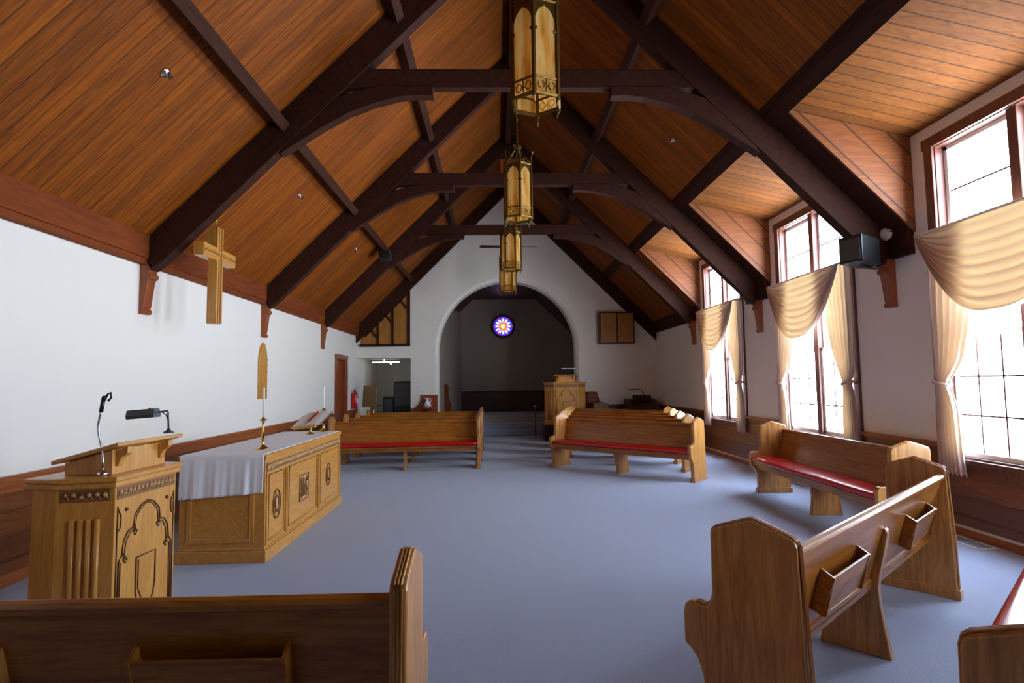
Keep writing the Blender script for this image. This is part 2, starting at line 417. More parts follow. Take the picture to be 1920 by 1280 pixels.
# wall plates (boards at the eaves)
m = MB().box(XL, XL + .092, YB, YF, 2.925, 3.184).box(XL, XL + .075, YB, YF, 2.859, 2.925)
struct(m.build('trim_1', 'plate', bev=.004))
m = MB()
for a, b in zip(edges[0::2], edges[1::2]):
    b = min(b, YF); m.box(XR - .092, XR, a, b, 2.925, 3.184).box(XR - .075, XR, a, b, 2.859, 2.925)
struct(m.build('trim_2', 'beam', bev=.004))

# wainscots
m = MB().box(XL, XL + .02, YB, 13.73, .10, .80)
struct(m.build('trim_3', 'wains'))
m = MB().box(XL, XL + .045, YB, 13.73, .80, .854).box(XL, XL + .032, YB, 13.73, .72, .80).box(XL, XL + .032, YB, 13.73, 0, .10)
m.box(XL, XL + .045, 14.83, YF, .80, .854).box(XL, XL + .032, 14.83, YF, 0, .8)
struct(m.build('trim_4', 'rail', bev=.006))
m = MB().box(XR - .02, XR, YB, YF, .10, .62)
y = YB
for c in WC: m.box(XR - .02, XR, y, c - .97, .62, .83); y = c + .97
m.box(XR - .02, XR, y, YF, .62, .83)
struct(m.build('trim_5', 'wains'))
m = MB().box(XR - .035, XR, YB, YF, 0, .07); y = YB
for c in WC: m.box(XR - .04, XR, y, c - .97, .83, .876); y = c + .97
m.box(XR - .04, XR, y, YF, .83, .876)
struct(m.build('baseboard_right', 'rail', bev=.006))
m = MB().box(AC + AR + .1, XR, YF - .03, YF, 0, .84).box(AC + AR + .1, XR, YF - .045, YF, .84, .88)
struct(m.build('trim_6', 'wains'))
# raised panelling left of the arch with its concave shoulder
pts = [(NX + .02, 0), (-1.7, 0), (-1.60, 0), (-1.60, 1.21), (-2.05, 1.21)]
pts += [(-2.43 + .38 * math.cos(a), 1.19 - .38 + .0 + .38 * 0) for a in ()]
for i in range(1, 9):
    a = i / 8 * PI / 2; pts.append((-2.35 + .30 * math.cos(a), 1.20 - .37 * math.sin(a)))
pts.append((NX + .02, .81))
struct(MB().prism(pts, YF - .05, YF, 'y').build('trim_7', 'doorwood', bev=.006))

# organ-chamber grille high on the left of the far wall
m = MB()
xl = -3.72; xr = -2.41; zb = 2.6
m.prism([(xl, zb), (xr, zb), (xr, roof(xr) - .42), (xl, roof(xl) - .42)], YF - .03, YF, 'y')
o = m.build('organ_screen', 'organ'); tag(o, 'amber wooden organ screen filling the triangle above the side room', 'organ screen')
m = MB()
m.box(xl - .03, xr + .05, YF - .07, YF - .02, zb - .04, zb + .03).box(xr - .02, xr + .05, YF - .07, YF - .02, zb, roof(xr) - .40)
for x in (-3.25, -2.84): m.box(x - .025, x + .025, YF - .07, YF - .03, zb, roof(x) - .43)
for x in (-3.25, -2.84, -2.43):   # pointed heads
    z = roof(x) - .46
    for (xa, za, xb, zb2) in ((x - .36, z - .38, x, z), (x - .19, z - .19, x - .02, z - .42)):
        d = Vector((xb - xa, 0, zb2 - za)); ln = d.length
        mt = Matrix.Translation((xa, 0, za)) @ Matrix.Rotation(-math.atan2(d.z, d.x), 4, 'Y')
        m.box(0, ln, YF - .07, YF - .03, -.022, .022, mt)
m.build('screen_bars', 'beam', o)

# ---------------------------------------------------------------- roof trusses
def poly_mirror(pts, s): return [(X0 + s * (X0 - p[0]) * -1, p[1]) if s < 0 else p for p in pts]
def mirror(p, s): return (p if s > 0 else (2 * X0 - p[0], p[1]))
labels_t = {3: 'dark timber roof truss nearest the camera, crossing behind the largest lantern',
            4: 'dark timber roof truss second from the camera, with a block on its tie beam',
            5: 'dark timber roof truss farthest from the camera, just before the white gable'}
def truss(i, y):
    t = thing('roof_truss', labels_t.get(i, 'dark timber roof truss overhead'), 'roof truss', (X0, y, 0))
    t0 = Matrix.Translation((-X0, 0, 0))
    th = .15
    DV = .435
    for s in (1, -1):
        wx = XL if s > 0 else 2 * X0 - XR   # both equal by symmetry
        raft = [mirror(p, s) for p in [(X0, ZR), (X0, ZR - DV), (-3.61, ZR - DV - (X0 + 3.61) + 0), (-3.73, 2.80), (-3.76, 2.86), (XL, 2.86), (XL, roof(XL))]]
        MB().prism(raft, 0, th, 'y', t0).build('rafter', 'beam', t, bev=.008)
        br = [(-.67, 4.774), (-.85, 4.775), (-1.05, 4.756), (-1.33, 4.68), (-1.607, 4.57), (-1.89, 4.41), (-2.156, 4.235), (-2.36, 4.10),
              (-2.3, ZR - DV - X0 - 2.3 + .02), (-1.74, 4.75), (-1.6, 4.80), (-1.45, 4.845), (-1.28, 4.885), (-.67, 4.885)]
        br = [mirror(p, s) for p in br]
        MB().prism(br, .01, th - .01, 'y', t0).build('brace', 'beam', t, bev=.006)
    MB().box(-1.9, 2.6, .02, .13, 4.87, 5.09, t0).build('tie_beam', 'beam', t, bev=.008)
    if i == 4: MB().box(.12, .42, .03, .12, 5.085, 5.33, t0).build('tie_block', 'plate', t, bev=.006)
    for s in (1, -1):                  # corbels below the rafter feet
        w = XL
        prof = [(w, 2.87), (w, 2.322), (w + .045, 2.322), (w + .06, 2.335), (w + .065, 2.355), (w + .055, 2.375), (w + .04, 2.38),
                (w + .05, 2.40), (w + .085, 2.68), (w + .09, 2.70), (w + .115, 2.71), (w + .125, 2.735), (w + .118, 2.76), (w + .10, 2.775), (w + .10, 2.80), (w + .14, 2.87)]
        prof = [mirror(p, s) for p in prof]
        MB().prism(prof, .0, .145, 'y', t0).build('corbel', 'corbel', t, bev=.004)
    return t
for i, y in enumerate(TY):
    if i >= 2: truss(i, y)
# rafters lying against the far gable
m = MB()
m.prism([(X0, ZR), (X0, ZR - .43), (XL, ZR - .43 - (X0 - XL)), (XL, roof(XL))], YF - .12, YF + .01, 'y')
m.prism([(X0, ZR), (X0, ZR - .43), (XR, ZR - .43 - (XR - X0)), (XR, roof(XR))], YF - .12, YF + .01, 'y')
struct(m.build('trim_8', 'beam', bev=.006))
# purlins
def purlin(x, lab):
    s = -1 if x < X0 else 1
    d = Vector((1, 0, -1 if s > 0 else 1)).normalized(); n = Vector((-s * .7071, 0, -.7071))
    c = Vector((x, 0, roof(x)))
    a = [c + d * .055, c - d * .055, c - d * .055 + n * .19, c + d * .055 + n * .19]
    o = MB().prism([(p.x, p.z) for p in a], YB, YF - .1, 'y').build('purlin', 'purlin', bev=.006)
    tag(o, lab, 'beam', None)
purlin(-2.42, 'dark purlin running along the lower left slope of the ceiling')
purlin(-1.16, 'dark purlin running along the upper left slope of the ceiling')
purlin(1.86, 'dark purlin running along the upper right slope of the ceiling')
o = MB().prism([(DX - .14, roof(DX - .14)), (DX + .01, roof(DX + .01)), (DX + .01, roof(DX + .01) - .05), (DX - .09, roof(DX - .14) - .09)], YB, YF - .1, 'y').build('purlin', 'beam', bev=.004)
tag(o, 'dark header beam along the top edge of the window dormers on the right', 'beam')
o = MB().prism([(X0 - .1, ZR - .1), (X0 + .1, ZR - .1), (X0 + .06, ZR - .34), (X0 - .06, ZR - .34)], YB, YF - .1, 'y').build('ridge_beam', 'beam', bev=.006)
tag(o, 'dark ridge beam along the peak of the ceiling, holding the lanterns', 'beam')

# ---------------------------------------------------------------- windows
def window(idx, c):
    w = bpy.data.objects.new('window_%d' % idx, None); COL.objects.link(w); w['kind'] = 'structure'; w.location = (XR, c, 0)
    m = MB()                                   # casing on the wall
    for s in (-1, 1):
        a, b = sorted((s * .97, s * .86)); m.box(-.03, .02, a, b, .70, 3.97)
    m.box(-.035, .02, -.99, .99, 3.89, 4.0); m.box(-.05, .1, -.99, .99, .70, .74); m.box(-.03, .02, -.97, .97, .62, .70)
    m.build('window_casing', 'frame_w', w, bev=.006)
    m = MB()                                   # frame and centre mullion in the opening
    for s in (-1, 1):
        a, b = sorted((s * .93, s * .85)); m.box(0, .14, a, b, SZ, HZ)
    m.box(0, .14, -.93, .93, HZ - .05, HZ).box(0, .14, -.93, .93, SZ - .03, SZ + .02).box(0.01, .14, -.05, .05, SZ, HZ)
    m.build('window_frame', 'frame_w', w, bev=.006)
    for s in (-1, 1):
        y0, y1 = (s * .05, s * .85) if s > 0 else (-.85, -.05)
        for (z0, z1, x) in ((SZ + .02, 1.96, .05), (1.92, HZ - .05, .09)):
            m = MB(); r = .045
            m.box(x, x + .035, y0, y0 + r, z0, z1).box(x, x + .035, y1 - r, y1, z0, z1).box(x, x + .035, y0, y1, z0, z0 + r).box(x, x + .035, y0, y1, z1 - r, z1)
            sa = m.build('window_sash', 'white', w, bev=.004)
            m = MB()
            n = 3
            if x < .06:
                for k in (1, 2): yy = y0 + (y1 - y0) * k / n; m.box(x + .012, x + .024, yy - .008, yy + .008, z0, z1)
                for zz in (1.16, 1.535): m.box(x + .012, x + .024, y0, y1, zz - .008, zz + .008)
            else:
                for zz in (2.43, 2.92, 3.41): m.box(x + .012, x + .024, y0, y1, zz - .008, zz + .008)
            m.build('muntin', 'frame_w', sa)
            MB().box(x + .016, x + .020, y0 + .02, y1 - .02, z0 + .02, z1 - .02).build('pane', 'glass', sa)
    return w
WINS = [window(k + 1, c) for k, c in enumerate(WC)]

# curtains -----------------------------------------------------------------
which = {0: 'window', 1: 'nearest window', 2: 'middle window', 3: 'farthest window'}
for k in (0, 1, 2, 3):
    c = WC[k]
    y0, y1 = c - .96, c + .96
    def swag(u, v):
        e = abs(2 * u - 1)
        sag = .90 * (1 - e ** 2.7) * v
        yy = y0 + (y1 - y0) * u
        # the gathered sides slope in a little
        yy = c + (yy - c) * (1 - .13 * v * (1 - e ** 3))
        sag += .0
        amp = .044 * (1 - e ** 8) * (0.45 + .55 * v) * (1 - .35 * math.sin(9 * v + 2.5 * u) ** 2)
        ph = 2 * PI * (9.0 * v + .04 * math.sin(5 * u))
        x = -.20 - .05 * (1 - e ** 2) * v + amp * math.sin(ph) 
        z = 2.985 - sag + .008 * math.cos(ph) * (1 - e)
        return (XR + x, yy, z)
    o = MB().grid(swag, 60, 110).build('curtain_swag', 'curtain', smooth=True)
    tag(o, 'cream swag valance draped in horizontal folds across the ' + which[k], 'curtain', 'cream curtain swags')
    r = MB().tube([(XR - .185, y0 + .01, 2.98), (XR - .185, y1 - .01, 2.98)], .012).box(XR - .185, XR, y0 + .01, y0 + .03, 2.965, 2.99).box(XR - .185, XR, y1 - .03, y1 - .01, 2.965, 2.99).build('curtain_rod', 'white', o)
    for s in (-1, 1):
        ztie = 1.47
        prof = [(3.02, .0, .60), (2.58, .0, .58), (2.2, .0, .52), (1.95, .01, .46), (1.7, .02, .37), (ztie + .05, .04, .24), (ztie, .05, .21), (ztie - .08, .04, .23), (1.2, .02, .27), (.8, .0, .30), (.585, .0, .33)]
        def lerp(z):
            for (za, a0, a1), (zb, b0, b1) in zip(prof, prof[1:]):
                if za >= z >= zb:
                    t = (za - z) / (za - zb); t = t * t * (3 - 2 * t) if False else t
                    return a0 + (b0 - a0) * t, a1 + (b1 - a1) * t
            return prof[-1][1:]
        def panel(u, v, s=s):
            z = 3.02 - (3.02 - .585) * v
            a, b = lerp(z)
            d = a + (b - a) * u
            w = (b - a)
            amp = .018 + .012 * (w / .6)
            x = -.075 + amp * math.sin(2 * PI * 6.5 * u + .6 * math.sin(2.2 * v * 3)) - .02 * math.exp(-((z - ztie) / .12) ** 2)
            z += .012 * math.cos(2 * PI * 6.5 * u) if v > .99 else 0
            edge = s * .97
            return (XR + x, c + edge - s * d, z)
        o = MB().grid(panel, 72, 60).build('curtain', 'curtain', smooth=True)
        tag(o, 'cream curtain tied back on the %s side of the %s' % ('right' if s < 0 else 'left', which[k]), 'curtain', 'cream tied-back curtains')
        # tie-back band
        m = MB(); cy = c + s * (.97 - .13); pts = []
        for q in range(16):
            a = 2 * PI * q / 16; pts.append((XR - .09 + .05 * math.cos(a), cy + .095 * math.sin(a), ztie + .02 * math.sin(a) * s))
        m.tube(pts, .018, 6, closed=True).tube([(XR - .07, cy + s * .07, ztie + .02), (XR, cy + s * .10, ztie + .05)], .014, 6)
        m.build('tieback', 'curtain', o, smooth=True)

# curtains added out of view to dim the window beside the camera
for o in [o for o in COL.objects if o.parent is None and o.name.startswith('curtain') and o.data and abs(sum(v.co.y for v in o.data.vertices) / len(o.data.vertices) - WC[0]) < 1.3]:
    for key in ('label', 'category', 'group'):
        if key in o: del o[key]
    o.parent = WINS[0]; o.location = (-XR, -WC[0], 0)

# ---------------------------------------------------------------- door and wall fittings, left
d = bpy.data.objects.new('door_1', None); COL.objects.link(d); d['kind'] = 'structure'; d.location = (XL, 14.28, 0)
m = MB().box(0, .03, -.55, -.45, 0, DZ).box(0, .03, .45, .55, 0, DZ).box(0, .035, -.56, .56, DZ, DZ + .1).box(-.16, .0, -.45, -.42, 0, DZ).box(-.16, .0, .42, .45, 0, DZ).box(-.16, 0, -.45, .45, DZ - .03, DZ)
m.build('door_casing', 'doorwood', d, bev=.005)
m = MB().box(-.13, -.09, -.42, .42, .01, DZ - .03)
for (a, b, z0, z1) in ((-.34, -.04, .15, .95), (.04, .34, .15, .95), (-.34, -.04, 1.08, 2.0), (.04, .34, 1.08, 2.0)): m.box(-.09, -.082, a, b, z0, z1)
dl = m.build('door_leaf', 'doorwood', d, bev=.006)
MB().box(-.09, -.08, -.40, -.34, .93, 1.12).tube([(-.09, -.37, 1.03), (-.03, -.37, 1.03)], .012).blob((-.02, -.37, 1.03), .028).build('door_handle', 'chrome', dl, smooth=True)

def switch_plate(loc, axis, lab):
    t = thing('light_switch', lab, 'light switch', loc)
    if axis == 'x': MB().box(0, .008, -.06, .06, -.07, .07).build('plate', 'white', t, bev=.003); [MB().box(.008, .016, q, q + .015, -.015, .015).build('toggle', 'white', t) for q in (-.03, .015)]
    else: MB().box(-.06, .06, -.008, 0, -.07, .07).build('plate', 'white', t, bev=.003); [MB().box(q, q + .015, -.016, -.008, -.015, .015).build('toggle', 'white', t) for q in (-.03, .015)]
switch_plate((XL, 13.45, 1.33), 'x', 'white switch plate on the left wall beside the brown door')
switch_plate((-2.10, YF, 1.40), 'y', 'white switch plate on the far wall above the curved panelling')

# pointed wooden hymn board
t = thing('hymn_board', 'tall wooden hymn board with a pointed top on the left wall', 'hymn board', (XL, 9.47, 0))
pts = [(-.16, 1.31), (.16, 1.31)] + [(.16, 1.95)]
pts += [(.16 - .16 * (i / 8) ** 1.5 * 1.0, 1.95 + .28 * math.sin(i / 8 * PI / 2)) for i in range(1, 8)] + [(0, 2.235)]
pts += [(-p[0], p[1]) for p in pts[2:-1][::-1]]
MB().prism(pts, 0, .03, 'x').build('board', 'gold', t, bev=.006)
for z in (1.42, 1.56, 1.70, 1.84): MB().box(.03, .042, -.13, .13, z, z + .015).build('slat', 'gold_h', t, bev=.002)
for z in (1.36, 1.45, 1.6, 1.75, 1.88, 1.96): MB().blob((.02, .165, z), .012).build('peg', 'gold', t)

# hanging cross -----------------------------------------------------------
t = thing('hanging_cross', 'gold wooden cross hanging on a chain before the left wall', 'cross', (-3.24, 6.62, 2.25))
def cross_pts(w, l, h, za, a):
    return [(-w, 0), (w, 0), (w, za - a), (l, za - a), (l, za + a), (w, za + a), (w, h), (-w, h), (-w, za + a), (-l, za + a), (-l, za - a), (-w, za - a)]
MB().prism(cross_pts(.070, .38, 1.12, .80, .075), -.055, .055, 'x').build('cross_body', 'gold', t, bev=.004)
m = MB()
for s in (-1, 1):
    m.box(.053, .066, s * .03 - .011, s * .03 + .011, .01, 1.11).box(.053, .0655, -.37, .37, .80 + s * .032 - .011, .80 + s * .032 + .011)
m.build('cross_moulding', 'gold', t, bev=.003)
MB().box(.053, .058, -.015, .015, .01, 1.11).box(.053, .0575, -.37, .37, .79, .81).build('cross_groove', 'carve_dark', t)
m = MB(); z = 1.12; top = roof(-3.24) - 2.25
k = 0
while z < top - .02:
    a = (0, .008) if k % 2 else (.008, 0)
    pts = [(a[0] * math.cos(q * PI / 4), a[1] * math.cos(q * PI / 4), z + .016 + .018 * math.sin(q * PI / 4)) for q in range(8)]
    m.tube(pts, .004, 5, closed=True); z += .026; k += 1
m.build('chain', 'brass', t)

# sprinklers on the ceiling
for i, (x, y, z) in enumerate([(-2.755, 4.70, 4.178), (-2.738, 7.93, 4.195), (-2.735, 11.16, 4.198), (2.61, 7.93, 5.007)]):
    lab = ['silver sprinkler on the left ceiling slope nearest the camera', 'silver sprinkler on the left ceiling slope above the cross',
           'silver sprinkler on the left ceiling slope farthest away', 'dull sprinkler on the dark right ceiling slope'][i]
    s = 1 if x < X0 else -1
    t = thing('sprinkler', lab, 'sprinkler', (x, y, roof(x)), 0, 'ceiling sprinklers')
    R = Matrix.Rotation(s * math.radians(135), 4, 'Y')
    m = MB().lathe([(0, 0), (.045, 0), (.045, .008), (.03, .012), (.012, .015), (.012, .04), (0, .042)], 14)
    for v in m.bm.verts: v.co = R @ v.co
    m.build('escutcheon', 'chrome', t, smooth=True)
    m = MB().lathe([(0, .055), (.022, .055), (.022, .058), (0, .058)], 12)
    m.tube([(-.012, 0, .035), (-.014, 0, .056)], .002, 5).tube([(.012, 0, .035), (.014, 0, .056)], .002, 5)
    for v in m.bm.verts: v.co = R @ v.co
    m.build('deflector', 'chrome', t)

# lanterns ----------------------------------------------------------------
def hexp(r, a0=0): return [(r * math.cos(a0 + k * PI / 3), r * math.sin(a0 + k * PI / 3)) for k in range(6)]
def make_lantern():
    t = thing('hanging_lantern', '', 'lantern')
    R, h = .20, .74
    A = hexp(R, -PI / 2)
    ap = R * math.cos(PI / 6)
    # frame: posts + bands
    m = MB()
    for x, y in A:
        m.tube([(x, y, -.03), (x, y, h + .10)], [.018, .018], 6).tube([(x, y, h + .10), (x * 1.10, y * 1.10, h + .16), (x * 1.2, y * 1.2, h + .19)], [.010, .007, .001], 5)
        m.tube([(x, y, -.03), (x * .93, y * .93, -.07), (x * .97, y * .97, -.1)], [.010, .007, .002], 5)
    for k in range(6):
        a, b = Vector((*A[k], 0)), Vector((*A[(k + 1) % 6], 0))
        for z, rr in ((0, .017), (.125, .011), (h, .014)): m.tube([a + Vector((0, 0, z)), b + Vector((0, 0, z))], rr, 5)
    m.build('lantern_frame', 'oldbrass', t, smooth=False)
    # panes and tracery per side
    for k in range(6):
        fi = MB(); tr = MB()
        a, b = Vector((*A[k], 0)), Vector((*A[(k + 1) % 6], 0)); mid = (a + b) / 2; e = (b - a).normalized(); nrm = mid.normalized(); w = (b - a).length / 2 - .008
        def P(s, z, o=0): q = mid * .985 + e * s + nrm * o; return (q.x, q.y, z)
        # pane: pointed arch
        pts = [(-w, .01), (w, .01), (w, .52)] + [(w * math.cos(i / 8 * PI / 2) ** 1.1, .52 + .17 * math.sin(i / 8 * PI / 2)) for i in range(1, 8)] + [(0, .70)]
        pts += [(-p[0], p[1]) for p in pts[2:-1][::-1]]
        fi.bm.faces.new([fi.bm.verts.new(P(s, z)) for s, z in pts])
        # spandrels beside the arch head (metal)
        for sg in (-1, 1):
            q = [(sg * w, .50), (sg * w, h), (0, h), (0, .70)] + [(sg * w * math.cos(i / 8 * PI / 2) ** 1.1, .52 + .17 * math.sin(i / 8 * PI / 2)) for i in range(7, 0, -1)]
            va = [tr.bm.verts.new(P(s, z, .006)) for s, z in q]; vb = [tr.bm.verts.new(P(s, z, .001)) for s, z in q]
            tr.bm.faces.new(va); tr.bm.faces.new(vb[::-1])
            for i in range(len(q)): tr.bm.faces.new([va[i], vb[i], vb[(i + 1) % len(q)], va[(i + 1) % len(q)]])
            tr.blob(P(sg * w * .86, .50, .008), .012)
        # scroll band at the foot
        for sg in (-1, 1):
            for ph in (0, 1):
                pts = [P(sg * (w * .48) + .030 * math.cos(j * PI / 5) * (1 - j * .05), .063 + (.038 * math.sin(j * PI / 5)) * (1 - j * .05) * (1 if ph else -1), .006) for j in range(8)]
                tr.tube(pts, .0042, 4)
        tr.tube([P(0, .02, .006), P(0, .11, .006)], .005, 4).tube([P(-.02, .05, .006), P(0, .07, .006), P(.02, .05, .006)], .004, 4)
        # cresting
        for s_, zt in ((-.055, .06), (0, .11), (.055, .06)):
            tr.tube([P(s_, h, .004), P(s_ * .9, h + zt * .6, .004), P(s_ * .6, h + zt, .004)], [.006, .008, .001], 5)
            tr.tube([P(s_ - .018, h + .02, .004), P(s_ - .03, h + zt * .5, .004), P(s_ - .012, h + zt * .62, .004)], .004, 4)
            tr.tube([P(s_ + .018, h + .02, .004), P(s_ + .03, h + zt * .5, .004), P(s_ + .012, h + zt * .62, .004)], .004, 4)
        fi.build('lantern_pane', 'amber', t)
        tr.build('lantern_tracery', 'oldbrass', t)
    # arms curving to the hanger
    m = MB()
    for k in range(0, 6):
        x, y = A[k]
        pts = []
        for j in range(13):
            u = j / 12; r = 1 - u; rr = (.16 * u + 1 * r) if False else (r ** 1.6 * .95 + .10 * math.sin(u * PI) + .10)
            pts.append((x * rr, y * rr, h + .02 + .27 * u))
        ex, ey = x / R, y / R
        for j in range(1, 8):
            a = j / 7 * 1.7 * PI; q = .028 * (1 - j * .07)
            pts.append((ex * (.02 + .028 - q * math.cos(a)), ey * (.02 + .028 - q * math.cos(a)), h + .29 + q * math.sin(a)))
        m.tube(pts, .0055, 5)
    m.lathe([(0, .25), (.014, .26), (.018, .30), (.008, .33), (.022, .36), (.010, .39), (.016, .42), (0, .44)], 10, (0, 0, h))
    m.build('hanger_scrolls', 'oldbrass', t, smooth=True)
    m = MB(); z = h + .43; top = ZR - .34 - 3.80
    k = 0
    while z < top:
        ax = (0, .011) if k % 2 else (.011, 0)
        pts = [(ax[0] * math.cos(q * PI / 4), ax[1] * math.cos(q * PI / 4), z + .02 + .022 * math.sin(q * PI / 4)) for q in range(8)]
        m.tube(pts, .0032, 4, closed=True); z += .033; k += 1
    m.build('chain', 'oldbrass', t)
    # lamp holder inside
    MB().lathe([(0, .74), (.03, .73), (.03, .66), (.018, .65), (.018, .60), (0, .60)], 12).build('socket', 'oldbrass', t, smooth=True)
    MB().lathe([(0, .60), (.02, .58), (.035, .53), (.03, .49), (0, .475)], 12).build('bulb', 'white', t, smooth=True)
    return t
ly = [4.30, 7.75, 11.3, 14.1]; lz = [3.71, 3.80, 3.80, 3.80]
ll = ['largest amber glass lantern, hanging nearest the camera at the top of the view', 'second amber glass lantern, hanging just below the largest one',
      'third amber glass lantern, seen in front of the ceiling fan', 'smallest farthest amber glass lantern, hanging over the top of the chancel arch']
lant = make_lantern(); rots = [math.radians(-8), math.radians(6), math.radians(24), math.radians(30)]
for i in range(4):
    o = lant if i == 0 else copy_tree(lant)
    o.location = (X0, ly[i], lz[i]); o.rotation_euler = (0, 0, rots[i]); tag(o, ll[i], 'lantern', 'amber lanterns along the ridge')

# ceiling fan ---------------------------------------------------------------
t = thing('ceiling_fan', 'dark ceiling fan behind the lanterns before the gable', 'ceiling fan', (X0, 13.2, 4.72))
MB().lathe([(0, -.08), (.06, -.08), (.1, -.04), (.1, .06), (.05, .12), (.014, .14), (.014, 2.2), (0, 2.2)], 18).build('motor', 'oldbrass', t, smooth=True)
for k in range(4):
    a = k * PI / 2 + .05
    R = Matrix.Rotation(a, 4, 'Z') @ Matrix.Rotation(math.radians(12), 4, 'X')
    MB().prism([(.1, -.02), (.22, -.055), (.64, -.07), (.68, -.04), (.68, .04), (.64, .07), (.22, .055), (.1, .02)], -.004, .004, 'z', R).build('blade', 'darkwood', t)

# ---------------------------------------------------------------- pews
def make_pew(L_=2.68):
    t = thing('pew', '', 'pew')
    prof = [(0, 0), (.443, 0), (.443, .18), (.452, .25), (.475, .31), (.505, .345), (.535, .36), (.537, .49), (.53, .53), (.505, .553), (.475, .553),
            (.445, .548), (.42, .552), (.402, .575), (.395, .61), (.394, .86), (.388, .882), (.372, .896), (.23, .951), (.215, .954), (.20, .951), (.055, .904), (.035, .893), (.028, .872)]
    for u in (0, 1):
        a = u * (L_ - .06)
        e = MB().prism(prof, a, a + .06, 'x').build('end_panel', 'oak_end', t, bev=.010, seg=3)
        MB().box(a - .012, a + .072, -.015, .460, 0, .065).build('foot_block', 'oak_end', e, bev=.005)
        pth = prof[10:] + [(.004, .40), (0, .07)]          # reeded beads running round the edge
        for q_ in (.019, .030, .041):
            MB().tube([(a + q_, y * 1.0 + (.0025 if y > .3 else -.0025 if y < .08 else 0), z + (.0022 if z > .5 else 0)) for y, z in pth], .0042, 6).build('edge_bead', 'oak_end', e, smooth=True)
    # seat
    s = MB().box(.06, L_ - .06, .15, .505, .385, .42).box(.06, L_ - .06, .44, .465, .33, .385).build('seat', 'oak', t, bev=.005)
    q = MB()
    def cush(u, v):
        a = v * 2 * PI
        hy, hz = .185, .036
        y = .35 + hy * max(-1, min(1, 1.12 * math.cos(a))); z = .454 + hz * max(-1, min(1, 1.25 * math.sin(a)))
        ends = 1 - max(0, abs(2 * u - 1) - .985) / .015 * .35
        return (.065 + (L_ - .13) * u, .35 + (y - .35) * (1 if ends > .99 else .97), .454 + (z - .454) * ends)
    q.grid(cush, 60, 24)
    bm = q.bm
    bmesh.ops.remove_doubles(bm, verts=bm.verts, dist=1e-5); bmesh.ops.holes_fill(bm, edges=[e for e in bm.edges if e.is_boundary])
    q.build('cushion', 'cushion', t, smooth=True)
    # back
    bk = MB().prism([(.170, .375), (.190, .375), (.068, .83), (.048, .83)], .06, L_ - .06, 'x').build('backrest', 'oak', t, bev=.003)
    pr = [(.04, .815), (.035, .835), (.042, .850), (.06, .856), (.078, .852), (.086, .84), (.082, .82), (.076, .812), (.05, .808)]
    MB().prism(pr, .06, L_ - .06, 'x').build('top_rail', 'oak', t, bev=.002)
    MB().prism([(.150, .365), (.185, .365), (.178, .40), (.150, .405)], .06, L_ - .06, 'x').build('lower_rail', 'oak', t, bev=.004)
    # centre support
    sup = [(.075, 0), (.44, 0), (.42, .12), (.412, .22), (.42, .30), (.45, .36), (.455, .385), (.18, .385), (.15, .48), (.093, .68), (.082, .705), (.068, .70), (.062, .68), (.085, .56), (.112, .45), (.122, .37), (.118, .28), (.105, .18)]
    MB().prism(sup, L_ / 2 - .025, L_ / 2 + .025, 'x').build('centre_support', 'oak_end', t, bev=.006)
    # book racks on the back
    for c in (.64, 2.04):
        w = .245
        m = MB()
        for s_ in (-1, 1):
            m.prism([(.133, .51), (.085, .495), (.025, .665), (.081, .70)], c + s_ * w - .008, c + s_ * w + .008, 'x')
        m.prism([(.085, .495), (.095, .50), (.038, .672), (.028, .668)], c - w, c + w, 'x').prism([(.085, .495), (.135, .51), (.133, .52), (.085, .505)], c - w, c + w, 'x')
        m.build('book_rack', 'oak', t, bev=.003)
    return t
pew = make_pew()
def place_pew(o, x, y, th, lab, group=None):
    o.location = (x, y, 0); o.rotation_euler = (0, 0, math.radians(th) - PI / 2); tag(o, lab, 'pew', group)
used = [False]
def P_(x, y, th, lab, group=None):
    o = pew if not used[0] else copy_tree(pew); used[0] = True
    place_pew(o, x, y, th, lab, group)
def P_from_left(x, y, th, lab, group=None):     # (x,y) is the end that the along-direction (-sin,cos) starts from
    a = math.radians(th); P_(x - 2.68 * math.sin(a), y + 2.68 * math.cos(a), th, lab, group)
P_(1.188, 2.218, 130.8, 'oak pew at right seen from behind with two book racks, angled toward the altar')
P_(3.95, 5.07, 179.2, 'oak pew with red cushion standing parallel to the windows at right')
P_(1.414, 1.145, 130.8, 'oak pew in the bottom right corner with only its end and glossy cushion in view')
P_(-2.97, 1.886, 89.4, 'oak pew in the bottom left foreground seen from behind in shadow')
nth = ['front', 'second', 'third', 'fourth', 'fifth']
for k in range(5):
    P_(3.266 + .175 * k, 8.848 + .95 * k, -133.5 + .0 * k, '%s oak pew of the angled rows right of the aisle' % nth[k] + (' with red cushion showing' if k == 0 else ''), 'angled pews right of the aisle')
for k in range(4):
    th = -86; a = math.radians(th)
    P_(-.325 + .0 * k + .01, 10.76 + .975 * k, th, '%s oak pew of the block left of the aisle' % nth[k] + (' with red cushion in full view' if k == 0 else ''), 'pews left of the aisle')

